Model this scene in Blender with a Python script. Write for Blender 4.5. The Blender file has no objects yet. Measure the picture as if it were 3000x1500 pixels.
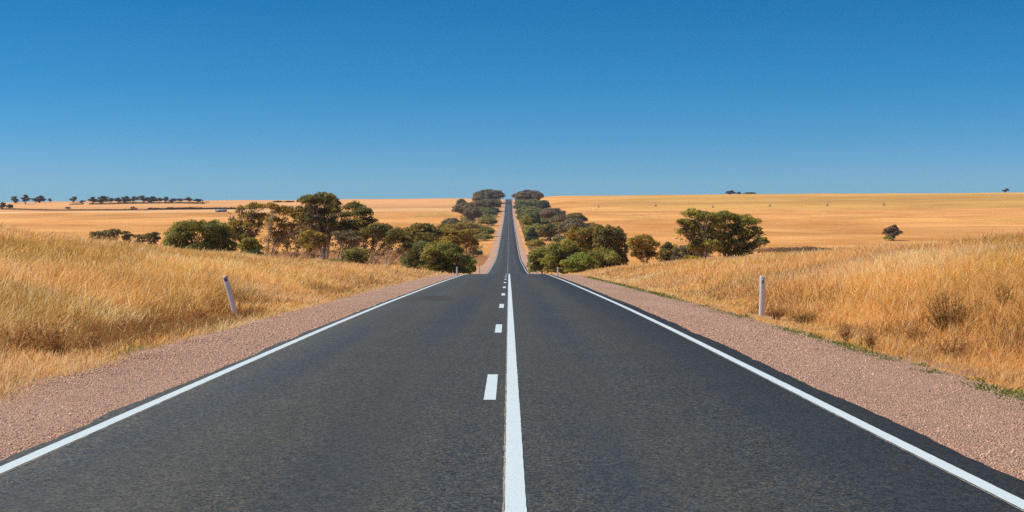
import bpy, math, random
import numpy as np

# ------------------------------------------------------------------ camera, sky, sun, exposure
sc = bpy.context.scene
CAM_X, CAM_Z, YAW = 0.232, 1.60, 0.0023
FPX = 3000 * 50.0 / 36.0            # focal length in photo pixels (3000 wide)
cam_d = bpy.data.cameras.new('camera')
cam_d.lens = 50.0
cam_d.sensor_width = 36.0
cam_d.clip_start = 0.1
cam_d.clip_end = 20000
cam = bpy.data.objects.new('camera', cam_d)
cam.location = (CAM_X, 0.0, CAM_Z)
cam.rotation_euler = (math.radians(90), 0, -YAW)
sc.collection.objects.link(cam)
sc.camera = cam
sc.view_settings.view_transform = 'Standard'
sc.view_settings.look = 'None'
sc.view_settings.exposure = 0.2
sc.cycles.use_denoising = False

HAZE = 0.00006
SUN_EL, SUN_AZ = math.radians(50), math.radians(-87)   # azimuth clockwise from +Y
world = bpy.data.worlds.new('World')
sc.world = world
world.use_nodes = True
wn, wl = world.node_tree.nodes, world.node_tree.links
wn.clear()
w_out = wn.new('ShaderNodeOutputWorld')
w_bg = wn.new('ShaderNodeBackground')
w_bg.inputs['Strength'].default_value = 0.084
w_sky = wn.new('ShaderNodeTexSky')
w_sky.sky_type = 'NISHITA'
w_sky.sun_disc = False
w_sky.sun_elevation = SUN_EL
w_sky.sun_rotation = SUN_AZ
w_sky.altitude = 50
w_sky.air_density = 1.0
w_sky.dust_density = 0.3
w_sky.ozone_density = 2.0
w_tc = wn.new('ShaderNodeTexCoord')
w_sep = wn.new('ShaderNodeSeparateXYZ')
w_map = wn.new('ShaderNodeMapRange')
w_map.inputs['From Min'].default_value = 0.0
w_map.inputs['From Max'].default_value = 0.25
w_ramp = wn.new('ShaderNodeValToRGB')
w_mul = wn.new('ShaderNodeMixRGB')
w_mul.blend_type = 'MULTIPLY'
w_mul.inputs['Fac'].default_value = 1.0
wl.new(w_tc.outputs['Generated'], w_sep.inputs[0])
wl.new(w_sep.outputs['Z'], w_map.inputs['Value'])
wl.new(w_map.outputs['Result'], w_ramp.inputs['Fac'])
wl.new(w_sky.outputs['Color'], w_mul.inputs[1])
wl.new(w_ramp.outputs['Color'], w_mul.inputs[2])
wl.new(w_mul.outputs['Color'], w_bg.inputs['Color'])
wl.new(w_bg.outputs['Background'], w_out.inputs['Surface'])
SKY_TINT = [(0.0, (0.422, 0.762, 1.166)), (0.2061, (0.409, 0.73, 1.131)), (0.3348, (0.221, 0.636, 1.063)), (0.4718, (0.115, 0.569, 0.965)), (0.7086, (0.049, 0.482, 0.847)), (1.0, (0.45, 0.75, 0.95))]
el = w_ramp.color_ramp.elements
while len(el) > 1:
    el.remove(el[-1])
el[0].position = SKY_TINT[0][0]
el[0].color = (*SKY_TINT[0][1], 1)
for p_, c_ in SKY_TINT[1:]:
    e_ = el.new(p_)
    e_.color = (*c_, 1)

sun_d = bpy.data.lights.new('sun', 'SUN')
sun_d.energy = 4.7
sun_d.angle = math.radians(0.53)
sun_d.color = (1.0, 0.93, 0.80)
sun = bpy.data.objects.new('sun', sun_d)
# a lamp shines along its local -Z: aim from the sun's place
sdir = np.array([math.sin(SUN_AZ) * math.cos(SUN_EL), math.cos(SUN_AZ) * math.cos(SUN_EL), math.sin(SUN_EL)])
sun.rotation_euler = (math.pi / 2 - SUN_EL, 0, math.pi - SUN_AZ)
sun.location = tuple(sdir * 60)
sc.collection.objects.link(sun)

# ------------------------------------------------------------------ helpers
COL = sc.collection
rs = np.random.RandomState(11)


def sstep(a, b, x):
    t = np.clip((x - a) / (b - a), 0, 1)
    return t * t * (3 - 2 * t)


def vnoise(x, y, seed=0):
    """smooth 2D value noise in 0..1"""
    x = np.asarray(x, float); y = np.asarray(y, float)
    xi = np.floor(x).astype(np.int64); yi = np.floor(y).astype(np.int64)
    fx = x - xi; fy = y - yi
    fx = fx * fx * (3 - 2 * fx); fy = fy * fy * (3 - 2 * fy)

    def h(a, b):
        n = (a * 374761393 + b * 668265263 + seed * 974634777) & 0xFFFFFFFF
        n = ((n ^ (n >> 13)) * 1274126177) & 0xFFFFFFFF
        n = n ^ (n >> 16)
        return (n & 0xFFFF) / 65535.0
    return (h(xi, yi) * (1 - fx) + h(xi + 1, yi) * fx) * (1 - fy) + (h(xi, yi + 1) * (1 - fx) + h(xi + 1, yi + 1) * fx) * fy


def fbm(x, y, seed=0, o=3):
    s = 0; a = 0.5; t = 0
    for k in range(o):
        s = s + a * vnoise(np.asarray(x) * 2 ** k, np.asarray(y) * 2 ** k, seed + k); t += a; a *= .5
    return s / t


def pchip(xs, ys):
    xs = np.array(xs, float); ys = np.array(ys, float)
    h = np.diff(xs); d = np.diff(ys) / h
    m = np.zeros_like(xs)
    m[0] = d[0]; m[-1] = d[-1]
    for i in range(1, len(xs) - 1):
        if d[i - 1] * d[i] > 0:
            w1 = 2 * h[i] + h[i - 1]; w2 = h[i] + 2 * h[i - 1]
            m[i] = (w1 + w2) / (w1 / d[i - 1] + w2 / d[i])

    def f(x):
        x = np.clip(np.asarray(x, float), xs[0], xs[-1])
        i = np.clip(np.searchsorted(xs, x) - 1, 0, len(xs) - 2)
        t = (x - xs[i]) / h[i]
        return ((1 + 2 * t) * (1 - t) ** 2 * ys[i] + t * (1 - t) ** 2 * h[i] * m[i]
                + t * t * (3 - 2 * t) * ys[i + 1] + t * t * (t - 1) * h[i] * m[i + 1])
    return f


PROF = pchip([-400, -60, -20, 10.45, 19.2, 31.5, 45.5, 70.6, 105, 120, 150, 190, 225, 250, 317, 405, 496, 590, 715, 850, 1205, 1543, 1640, 1720, 1850, 2200, 3000, 6000],
             [-3, -1.95, -1.72, -1.575, -1.52, -1.462, -1.437, -1.44, -1.505, -1.56, -1.95, -2.6, -2.92, -2.93, -2.28, -.97, 1.9, 6.1, 11.6, 17.8, 35.9, 59.3, 65.1, 68.2, 69, 60, 30, -40])


def road_z(y):
    return PROF(y) + CAM_Z


BL = pchip([5.6, 7.2, 8.3, 10, 12.5, 15, 18.5, 23.4, 30, 40, 80, 3000], [0, -.10, .12, .48, .84, 1.15, 1.62, 2.42, 3.0, 3.4, 3.6, 3.6])
BR = pchip([6.2, 7.0, 8.6, 10.5, 13.7, 18.6, 23.6, 30, 40, 80, 3000], [0, -.10, .16, .55, 1.12, 1.68, 1.80, 1.95, 2.1, 2.3, 2.3])
FADE = pchip([-500, 55, 66, 90, 110, 130, 175, 300, 600, 6000], [1, 1, .98, .72, .62, .52, .40, .25, 0, 0])


def ground_z(x, y):
    x = np.asarray(x, float); y = np.asarray(y, float)
    a = np.abs(x)
    r = road_z(y)
    bank = np.where(x < 0, BL(np.maximum(a, 5.6)), BR(np.maximum(a, 6.2))) * FADE(y)
    far = sstep(300, 1500, y)
    tilt = np.where(x > 0, 3.0 * sstep(8, 60, a) + .009 * np.minimum(a, 1000), 1.2 * sstep(8, 60, a) - .0085 * np.minimum(a, 1000)) * far
    und = (fbm(x / 6, y / 9, 3) - .5) * .9 * sstep(7, 13, a) * (1 - sstep(120, 300, y)) \
        + (fbm(x / 90, y / 70, 5) - .5) * 3.0 * sstep(12, 60, a) * sstep(250, 600, y)
    corr = -0.07 * (1 - sstep(5.6, 6.6, a)) - .02
    return r + bank + tilt + und + corr


def at(px, Y):
    """world x of photo column px at depth Y"""
    return (px - 1500) / FPX * Y + CAM_X + YAW * Y


def hit(px, py, y0=130.0, y1=2300.0):
    """the ground point seen at photo pixel (px, py), searched outward from depth y0"""
    ys = np.exp(np.linspace(math.log(y0), math.log(y1), 4000))
    g = ground_z(at(px, ys), ys)
    ray = CAM_Z + (750 - py) / FPX * ys
    k = np.argmax(g >= ray)
    if g[k] < ray[k]:
        k = np.argmin(ray - g)
    return float(ys[k])


def tag(o, label=None, cat=None, group=None, kind=None):
    if label: o['label'] = label
    if cat: o['category'] = cat
    if group: o['group'] = group
    if kind: o['kind'] = kind
    return o


def mesh_obj(name, verts, faces, mat, parent=None, smooth=False, col=None):
    """faces: an (n,k) array or a list of such arrays"""
    me = bpy.data.meshes.new(name)
    verts = np.asarray(verts, np.float32)
    fl = faces if isinstance(faces, list) else [faces]
    fl = [np.asarray(f, np.int32) for f in fl if len(f)]
    me.vertices.add(len(verts))
    me.vertices.foreach_set('co', verts.ravel())
    loops = np.concatenate([f.ravel() for f in fl])
    tot = np.concatenate([np.full(len(f), f.shape[1], np.int32) for f in fl])
    start = np.concatenate([[0], np.cumsum(tot)[:-1]]).astype(np.int32)
    me.loops.add(len(loops))
    me.loops.foreach_set('vertex_index', loops)
    me.polygons.add(len(tot))
    me.polygons.foreach_set('loop_start', start)
    me.polygons.foreach_set('loop_total', tot)
    if smooth:
        me.polygons.foreach_set('use_smooth', np.ones(len(tot), bool))
    if col is not None:
        at_ = me.attributes.new('tint', 'FLOAT_COLOR', 'POINT')
        c4 = np.ones((len(verts), 4), np.float32); c4[:, :3] = col
        at_.data.foreach_set('color', c4.ravel())
    me.update(calc_edges=True)
    me.materials.append(mat)
    o = bpy.data.objects.new(name, me)
    COL.objects.link(o)
    if parent:
        o.parent = parent
    return o


def empty(name, loc, rz=0.0):
    o = bpy.data.objects.new(name, None)
    o.empty_display_size = .3
    o.location = tuple(float(v) for v in loc); o.rotation_euler = (0, 0, rz)
    COL.objects.link(o)
    return o


class MB:
    """collects boxes, tubes and prisms into one mesh"""
    def __init__(s):
        s.v = []; s.q = []; s.t = []; s.n = 0; s.ng = []

    def add(s, v, q=None, t=None):
        v = np.asarray(v, float)
        if q is not None and len(q): s.q.append(np.asarray(q) + s.n)
        if t is not None and len(t): s.t.append(np.asarray(t) + s.n)
        s.v.append(v); s.n += len(v)

    def box(s, x0, x1, y0, y1, z0, z1):
        v = [(x, y, z) for z in (z0, z1) for y in (y0, y1) for x in (x0, x1)]
        s.add(v, [(0, 2, 3, 1), (4, 5, 7, 6), (0, 1, 5, 4), (2, 6, 7, 3), (0, 4, 6, 2), (1, 3, 7, 5)])

    def tube(s, p, r, k=5):
        p = np.asarray(p, float); n = len(p)
        r = np.broadcast_to(np.asarray(r, float), (n,))
        d = np.gradient(p, axis=0)
        d /= np.linalg.norm(d, axis=1)[:, None] + 1e-9
        up = np.where(np.abs(d[:, 2:3]) > .9, [[1., 0, 0]], [[0, 0, 1.]])
        a = np.cross(d, up); a /= np.linalg.norm(a, axis=1)[:, None] + 1e-9
        b = np.cross(d, a)
        th = np.arange(k) * 2 * math.pi / k
        v = p[:, None] + r[:, None, None] * (np.cos(th)[None, :, None] * a[:, None] + np.sin(th)[None, :, None] * b[:, None])
        i = np.arange(n - 1)[:, None] * k; j = np.arange(k)[None]; j2 = (j + 1) % k
        q = np.stack([i + j, i + j2, i + k + j2, i + k + j], -1).reshape(-1, 4)
        s.add(v.reshape(-1, 3), q)

    def prism(s, pts, axis, a0, a1):
        """a convex outline (list of 2D points) extruded along 'y' or 'x'"""
        n = len(pts); v = []
        for a in (a0, a1):
            for p in pts:
                v.append((p[0], a, p[1]) if axis == 'y' else (a, p[0], p[1]))
        q = [(i, (i + 1) % n, n + (i + 1) % n, n + i) for i in range(n)]
        s.add(v, q)
        c0, c1 = np.mean(v[:n], axis=0), np.mean(v[n:], axis=0)
        s.add(v[:n] + [c0], None, [((i + 1) % n, i, n) for i in range(n)])
        s.add(v[n:] + [c1], None, [(i, (i + 1) % n, n) for i in range(n)])

    def build(s, name, mat, parent=None, smooth=False):
        f = []
        if s.q: f.append(np.concatenate(s.q))
        if s.t: f.append(np.concatenate(s.t))
        return mesh_obj(name, np.concatenate(s.v), f, mat, parent, smooth)


# ------------------------------------------------------------------ materials
def new_mat(name, rough=.8, spec=.2):
    m = bpy.data.materials.new(name)
    m.use_nodes = True
    nt = m.node_tree
    b = nt.nodes['Principled BSDF']
    b.inputs['Roughness'].default_value = rough
    b.inputs['Specular IOR Level'].default_value = spec
    return m, nt, b


class NT:
    """short-hand for wiring shader nodes"""
    def __init__(s, nt): s.nt = nt

    def n(s, t, **kw):
        o = s.nt.nodes.new(t)
        for k, v in kw.items():
            setattr(o, k, v)
        return o

    def l(s, a, b): s.nt.links.new(a, b)

    def val(s, sock, v):
        if isinstance(v, (int, float)): sock.default_value = v
        elif isinstance(v, tuple): sock.default_value = (*v, 1) if len(v) == 3 and len(sock.default_value) == 4 else v
        else: s.l(v, sock)

    def math(s, op, a, b=0.0, c=0.0, clamp=False):
        o = s.n('ShaderNodeMath', operation=op, use_clamp=clamp)
        s.val(o.inputs[0], a); s.val(o.inputs[1], b); s.val(o.inputs[2], c)
        return o.outputs[0]

    def mix(s, f, a, b, mode='MIX'):
        o = s.n('ShaderNodeMixRGB', blend_type=mode)
        s.val(o.inputs[0], f); s.val(o.inputs[1], a); s.val(o.inputs[2], b)
        return o.outputs[0]

    def rng(s, v, a, b, c=0.0, d=1.0, smooth=True):
        o = s.n('ShaderNodeMapRange', interpolation_type='SMOOTHSTEP' if smooth else 'LINEAR')
        s.val(o.inputs[0], v)
        for i, x in enumerate((a, b, c, d)): o.inputs[i + 1].default_value = x
        return o.outputs[0]

    def pos(s):
        g = s.n('ShaderNodeNewGeometry')
        return g.outputs['Position']

    def noise(s, vec, scale, detail=3.0, rough=.55, out='Fac'):
        o = s.n('ShaderNodeTexNoise')
        s.val(o.inputs['Vector'], vec)
        o.inputs['Scale'].default_value = scale
        o.inputs['Detail'].default_value = detail
        o.inputs['Roughness'].default_value = rough
        return o.outputs[out]

    def voro(s, vec, scale, out='Color', feature='F1'):
        o = s.n('ShaderNodeTexVoronoi', feature=feature)
        s.val(o.inputs['Vector'], vec)
        o.inputs['Scale'].default_value = scale
        return o.outputs[out]

    def stretch(s, vec, k):
        o = s.n('ShaderNodeVectorMath', operation='MULTIPLY')
        s.l(vec, o.inputs[0]); o.inputs[1].default_value = k
        return o.outputs[0]

    def sep(s, vec):
        o = s.n('ShaderNodeSeparateXYZ'); s.l(vec, o.inputs[0]); return o.outputs

    def bump(s, h, strength, dist, b):
        o = s.n('ShaderNodeBump')
        o.inputs['Strength'].default_value = strength
        o.inputs['Distance'].default_value = dist
        s.l(h, o.inputs['Height']); s.l(o.outputs[0], b.inputs['Normal'])

    def ellipse(s, x, y, cx, cy, rx, ry):
        """1 at the centre, 0 at the rim of a ground patch"""
        a = s.math('MULTIPLY', s.math('SUBTRACT', x, cx), 1 / rx)
        c = s.math('MULTIPLY', s.math('SUBTRACT', y, cy), 1 / ry)
        r = s.math('SQRT', s.math('ADD', s.math('MULTIPLY', a, a), s.math('MULTIPLY', c, c)))
        return s.math('SUBTRACT', 1.0, r, clamp=True)


def mat_asphalt():
    m, nt, b = new_mat('asphalt', .72, .35)
    k = NT(nt); P = k.pos(); X = k.sep(P)
    g = k.sep(k.voro(P, 62.0))                # one colour per stone
    g2 = k.sep(k.voro(P, 27.0))
    base = k.mix(k.rng(g[0], .15, .85), (.004, .006, .010), (.078, .092, .104))
    base = k.mix(.40, base, k.mix(k.rng(g2[0], .1, .9), (.004, .008, .014), (.088, .100, .110)))
    warm = k.mix(g[1], (.11, .088, .055), (.27, .21, .145))
    c = k.mix(k.math('MULTIPLY', k.rng(g[2], .72, .86), .85), base, warm)
    c = k.mix(k.math('MULTIPLY', k.rng(g2[1], .984, .992), .55), c, (.24, .18, .13))
    big = k.noise(k.stretch(P, (1.0, .05, 1)), .9, 4)
    c = k.mix(k.math('MULTIPLY', k.rng(big, .38, .66), .55), c, k.mix(g[0], (.040, .036, .024), (.125, .112, .082)))
    # polished wheel paths, bluer and smoother than the crown of each lane
    w = 0.0
    for cx in (-2.75, -1.0, 1.15, 2.85):
        d = k.math('ABSOLUTE', k.math('SUBTRACT', X[0], cx))
        w = k.math('ADD', w, k.rng(d, .15, .55, 1.0, 0.0))
    w = k.math('MULTIPLY', w, k.rng(k.noise(k.stretch(P, (.8, .06, 1)), 1.3, 3), .3, .7, .25, 1))
    c = k.mix(k.math('MULTIPLY', w, .50), c, k.mix(g[0], (.012, .019, .032), (.056, .072, .094)))
    c = k.mix(1.0, c, k.mix(k.rng(k.noise(k.stretch(P, (1, .35, 1)), 20, 3, .7), .32, .68), (.84, .84, .85), (1.19, 1.18, 1.15)), 'MULTIPLY')
    c = k.mix(1.0, c, k.mix(k.noise(k.stretch(P, (1, .03, 1)), 1.1, 5, .7), (.56, .61, .70), (1.44, 1.38, 1.26)), 'MULTIPLY')
    st = k.math('MULTIPLY', k.rng(k.ellipse(X[0], X[1], -2.4, 48.0, 1.1, 4.5), 0, .6), k.rng(k.noise(P, 1.1, 3), .35, .6))
    c = k.mix(k.math('MULTIPLY', st, .8), c, (.045, .022, .020))
    c = k.mix(1.0, c, (.64, .67, .665), 'MULTIPLY')
    k.l(c, b.inputs['Base Color'])
    k.bump(k.noise(P, 85, 2), .7, .012, b)
    return m


def mat_gravel():
    m, nt, b = new_mat('gravel', .9, .15)
    k = NT(nt); P = k.pos()
    g = k.sep(k.voro(P, 58.0))
    c = k.mix(g[0], (.27, .155, .115), (.66, .40, .29))
    c = k.mix(k.rng(g[1], .84, .92), c, (.20, .15, .135))
    c = k.mix(k.math('MULTIPLY', k.rng(k.noise(P, 9, 5, .75), .42, .62), .5), c, (.27, .155, .115))
    c = k.mix(k.math('MULTIPLY', k.rng(k.noise(k.stretch(P, (1, .15, 1)), .7, 3), .45, .7), .35), c, (.56, .36, .28))
    c = k.mix(1.0, c, (1.14, 1.14, 1.08), 'MULTIPLY')
    k.l(c, b.inputs['Base Color'])
    d = k.voro(P, 58.0, 'Distance')
    h = k.math('ADD', k.math('MULTIPLY', d, -1.0), k.noise(P, 14, 4, .7))
    k.bump(h, .9, .03, b)
    return m


def mat_paint():
    m, nt, b = new_mat('road_paint', .6, .3)
    k = NT(nt); P = k.pos()
    c = k.mix(k.noise(P, 3, 4), (.52, .60, .63), (.61, .68, .71))
    chips = k.rng(k.noise(P, 55, 4, .75), .53, .66)
    c = k.mix(k.math('MULTIPLY', chips, .50), c, (.22, .26, .28))
    k.l(c, b.inputs['Base Color'])
    k.bump(k.noise(P, 90, 2), .4, .006, b)
    return m


def mat_field():
    m, nt, b = new_mat('dry_field', .95, .05)
    k = NT(nt); P = k.pos(); X = k.sep(P)
    x, y = X[0], X[1]
    c = k.mix(k.rng(k.noise(P, .020, 5, .6), .32, .68), (.52, .235, .062), (.745, .395, .145))
    c = k.mix(k.math('MULTIPLY', k.rng(k.noise(k.stretch(P, (.25, 1, 1)), .06, 5, .65), .42, .66), .45), c, (.52, .24, .068))
    c = k.mix(k.math('MULTIPLY', k.rng(k.noise(k.stretch(P, (.4, 1, 1)), .5, 4, .7), .45, .68), .45), c, (.76, .43, .18))
    c = k.mix(k.math('MULTIPLY', k.rng(k.noise(P, 2.2, 4, .7), .48, .72), .45), c, (.42, .19, .06))
    # straw litter under the tall grass close to the road
    near = k.rng(y, 110, 170, 1, 0)
    c = k.mix(k.math('MULTIPLY', near, .8), c, k.mix(k.noise(P, 9, 4, .7), (.42, .215, .075), (.70, .41, .17)))
    # left: beyond the boundary scrub the stubble turns redder; a pale mown headland this side of it
    left = k.rng(x, -35, -25, 1, 0)
    yb = k.math('ADD', y, k.math('MULTIPLY', x, .02))
    c = k.mix(k.math('MULTIPLY', k.math('MULTIPLY', left, k.rng(yb, 1320, 1326)), .8), c, (.60, .33, .155))
    band = k.math('MULTIPLY', k.rng(yb, 1245, 1275), k.rng(yb, 1316, 1322, 1, 0))
    c = k.mix(k.math('MULTIPLY', k.math('MULTIPLY', left, band), .75), c, (.80, .52, .27))
    # right: the irrigated paddock at the top is olive gold
    right = k.rng(x, 30, 160)
    up = k.math('MULTIPLY', right, k.rng(k.math('ADD', y, k.math('MULTIPLY', x, -.02)), 1165, 1180))
    c = k.mix(k.math('MULTIPLY', up, .55), c, (.50, .33, .085))
    # bare brown fallow behind the near trees
    f = k.math('ADD', k.ellipse(x, y, FAL[0], FAL[1], FAL[2], FAL[3]), k.math('MULTIPLY', k.math('SUBTRACT', k.noise(P, .08, 4), .5), .35))
    c = k.mix(k.math('MULTIPLY', k.rng(f, .02, .25), .85), c, (.30, .145, .065))
    # green regrowth patches
    gn = k.rng(k.noise(k.stretch(P, (.5, .25, 1)), .35, 4, .7), .44, .62)
    for (cx, cy, rx, ry, s) in GREEN:
        e = k.math('MULTIPLY', k.rng(k.ellipse(x, y, cx, cy, rx, ry), .0, .5), gn)
        c = k.mix(k.math('MULTIPLY', e, s), c, (.24, .23, .06))
    c = k.mix(1.0, c, k.mix(k.rng(k.noise(k.stretch(P, (.35, 1, 1)), .0065, 3, .55), .38, .62), (.86, .82, .76), (1.10, 1.08, 1.04)), 'MULTIPLY')
    c = k.mix(1.0, c, (1.09, 1.04, .99), 'MULTIPLY')
    k.l(c, b.inputs['Base Color'])
    k.bump(k.noise(P, 1.6, 5, .75), .8, .5, b)
    return m


def mat_tint(name, trans=.25, rough=.6, spec=.25):
    """leaf and blade material: colour from the mesh, some light passing through"""
    m, nt, b = new_mat(name, rough, spec)
    k = NT(nt)
    a = k.n('ShaderNodeAttribute', attribute_name='tint')
    k.l(a.outputs['Color'], b.inputs['Base Color'])
    t = k.n('ShaderNodeBsdfTranslucent')
    k.l(a.outputs['Color'], t.inputs['Color'])
    mx = k.n('ShaderNodeMixShader'); mx.inputs[0].default_value = trans
    k.l(b.outputs[0], mx.inputs[1]); k.l(t.outputs[0], mx.inputs[2])
    out = [n for n in nt.nodes if n.type == 'OUTPUT_MATERIAL'][0]
    k.l(mx.outputs[0], out.inputs['Surface'])
    return m


def mat_noise(name, c1, c2, scale, rough=.8, spec=.2, bump=0.0, metal=0.0):
    m, nt, b = new_mat(name, rough, spec)
    k = NT(nt)
    tc = k.n('ShaderNodeTexCoord').outputs['Object']
    f = k.noise(tc, scale, 4, .6)
    k.l(k.mix(k.rng(f, .3, .7), c1, c2), b.inputs['Base Color'])
    b.inputs['Metallic'].default_value = metal
    if bump: k.bump(f, bump, .01, b)
    return m


M_OLD = mat_noise('old_dusty_paint', (.14, .11, .08), (.42, .34, .26), 30.0, .9, .1)
# green patches: (photo px x0, x1, y0, y1, strength)
GREEN = []
for (x0, x1, y0, y1, s) in [(1205, 1330, 620, 636, .95), (1815, 1965, 631, 652, .5), (1850, 1905, 626, 634, .8), (1915, 1945, 617, 622, .8),
                            (2360, 2470, 618, 624, .5), (2420, 2560, 637, 646, .4), (2850, 3010, 640, 650, .6), (600, 670, 630, 637, .6),
                            (1740, 1765, 611, 615, .5), (2700, 2860, 598, 604, .4), (280, 345, 626, 631, .4)]:
    ya, yb_ = hit((x0 + x1) / 2, y1), hit((x0 + x1) / 2, y0)
    cy = (ya + yb_) / 2
    GREEN.append((float(at((x0 + x1) / 2, cy)), cy, (x1 - x0) / 2 / FPX * cy * 1.15, max(6, (yb_ - ya) / 2 * 1.25), s))

ya_, yb_ = hit(950, 772, 150), hit(950, 739, 150)
FAL = (float(at(950, (ya_ + yb_) / 2)), (ya_ + yb_) / 2, 62.0, max(60.0, (yb_ - ya_) * .75))
M_ASPH, M_GRAV, M_PAINT, M_FIELD = mat_asphalt(), mat_gravel(), mat_paint(), mat_field()
M_LEAF = mat_tint('foliage', .50, .55, .25)
M_GRASS = mat_tint('dry_grass_blade', .50, .65, .10)
M_BARK = mat_noise('bark', (.20, .165, .14), (.50, .43, .37), 3.0, .9, .1, .5)
M_PALE = mat_noise('pale_bark', (.34, .29, .25), (.66, .59, .53), 2.0, .85, .1, .4)
M_TWIG = mat_noise('dry_twig', (.14, .07, .03), (.28, .15, .065), 8.0, .9, .05)
M_WHITE = mat_noise('white_post_paint', (.72, .68, .67), (.82, .79, .78), 9.0, .6, .3)
M_RED = mat_noise('red_reflector', (.30, .012, .022), (.40, .02, .03), 30.0, .3, .5)
M_GREY = mat_noise('grey_reflector', (.14, .12, .13), (.20, .18, .19), 60.0, .35, .5)
M_ROT = mat_noise('rotten_wood', (.05, .035, .028), (.15, .10, .075), 25.0, .95, .05, .6)
M_TIN = mat_noise('weathered_tin', (.16, .165, .18), (.27, .275, .29), .8, .6, .4)
M_ROOF = mat_noise('galvanised_roof', (.30, .31, .33), (.42, .43, .45), .6, .5, .4)
M_DARK = mat_noise('dark_opening', (.03, .03, .032), (.05, .05, .05), 2.0)
M_STEEL = mat_noise('galvanised_steel', (.30, .26, .23), (.40, .36, .33), 1.0, .5, .5)
M_TYRE = mat_noise('rubber', (.12, .09, .07), (.18, .14, .11), 5.0)

# ------------------------------------------------------------------ the setting: ground, road, shoulders, painted lines
def axis(parts):
    out = []
    for a, b_, st in parts:
        out.append(np.arange(a, b_, st))
    return np.concatenate(out + [[parts[-1][1]]])


hx = axis([(0, 5.5, 1.1), (5.5, 9, .35), (9, 40, 1.0), (40, 100, 4.0), (100, 900, 25.0), (900, 3600, 300.0)])
gx = np.concatenate([-hx[::-1], hx[1:]])
gy = axis([(-300, -20, 20.0), (-20, 150, 1.0), (150, 420, 3.0), (420, 2000, 9.0), (2000, 6000, 160.0)])
XX, YY = np.meshgrid(gx, gy)
ZZ = ground_z(XX, YY)


def grid_faces(ny, nx):
    i = np.arange(ny - 1)[:, None] * nx + np.arange(nx - 1)[None]
    return np.stack([i, i + 1, i + nx + 1, i + nx], -1).reshape(-1, 4)


tag(mesh_obj('ground', np.stack([XX, YY, ZZ], -1).reshape(-1, 3), grid_faces(len(gy), len(gx)), M_FIELD, smooth=True), kind='structure')

ry = axis([(-60, 4, 2.0), (4, 45, .10), (45, 130, .4), (130, 420, 2.5), (420, 2100, 9.0)])


def edge_noise(y, seed, amp):
    return amp * ((fbm(y * .55, y * 0 + seed, seed, 2) - .5) * 1.1 + (vnoise(y * 6, y * 0 + 3.3, seed + 9) - .5) * .45 + (vnoise(y * 2.2, y * 0 + 8.3, seed + 5) - .5) * .55)


def strip(name, cols, dz, mat, yy=None):
    """a long sheet along the road; cols is a list of x arrays, dz a height above the road per column"""
    yy = ry if yy is None else yy
    n = len(cols)
    V = np.zeros((len(yy), n, 3))
    for i, (c, d) in enumerate(zip(cols, dz)):
        V[:, i, 0] = c; V[:, i, 1] = yy; V[:, i, 2] = road_z(yy) + d
    return tag(mesh_obj(name, V.reshape(-1, 3), grid_faces(len(yy), n), mat, smooth=True), kind='structure')


eL = -3.5 - .19 + edge_noise(ry, 1, .08)
eR = 3.5 + .33 + edge_noise(ry, 2, .075)
strip('road', [eL - .03, eL, -1.7, 0, 1.8, eR, eR + .03], [-.075, 0, .012, .016, .012, 0, -.075], M_ASPH)
sL = edge_noise(ry, 3, .3)
strip('gravel_shoulder', [-6.3 + sL, -5.4 + sL, -4.4, -3.4], [-.10, -.035, -.018, -.022], M_GRAV)
strip('gravel_shoulder', [3.4, 4.6, 5.8 + sL, 6.9 + sL], [-.03, -.022, -.03, -.10], M_GRAV)


def crown(x):
    return np.interp(abs(x), [0, 1.75, 3.6], [.016, .012, 0]) + .004


def paint_cols(xc, w, yy, seed):
    j1 = (vnoise(yy * 9, yy * 0, seed) - .5) * .005
    j2 = (vnoise(yy * 9, yy * 0 + 4, seed) - .5) * .005
    return [xc - w / 2 + j1, xc + w / 2 + j2]


for xc, sd in ((-3.5, 21), (3.5, 22)):
    strip('edge_line', paint_cols(xc, .122, ry, sd), [crown(xc)] * 2, M_PAINT)
for xc in (-3.5 + .078, .275 - .076, 3.5 - .075):
    yg = ry[ry < (128 if abs(xc) < 1 else 3000)]
    g_ = [xc - .005 + (vnoise(yg * 7, yg * 0, 41) - .5) * .010, xc + .005 + (vnoise(yg * 5, yg * 0, 42) - .5) * .008]
    strip('old_paint', g_, [crown(xc) - .0018] * 2, M_OLD, yg)
cy_ = ry[ry < 128]
strip('centre_line', paint_cols(.275, .135, cy_, 23), [crown(.3)] * 2, M_PAINT, cy_)
# dashes
mb = MB()
for i in range(-2, 140):
    y0 = 15.1 + 12.0 * i
    yy = np.linspace(y0, y0 + 3.0, 25 if i < 9 else 4)
    w = .13 if i < 40 else .15
    V = np.zeros((len(yy), 2, 3))
    for c, x in enumerate(paint_cols(.03, w, yy, 31)):
        V[:, c, 0] = x; V[:, c, 1] = yy; V[:, c, 2] = road_z(yy) + crown(.03)
    mb.add(V.reshape(-1, 3), grid_faces(len(yy), 2))
tag(mb.build('dashed_line', M_PAINT), kind='structure')

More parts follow.
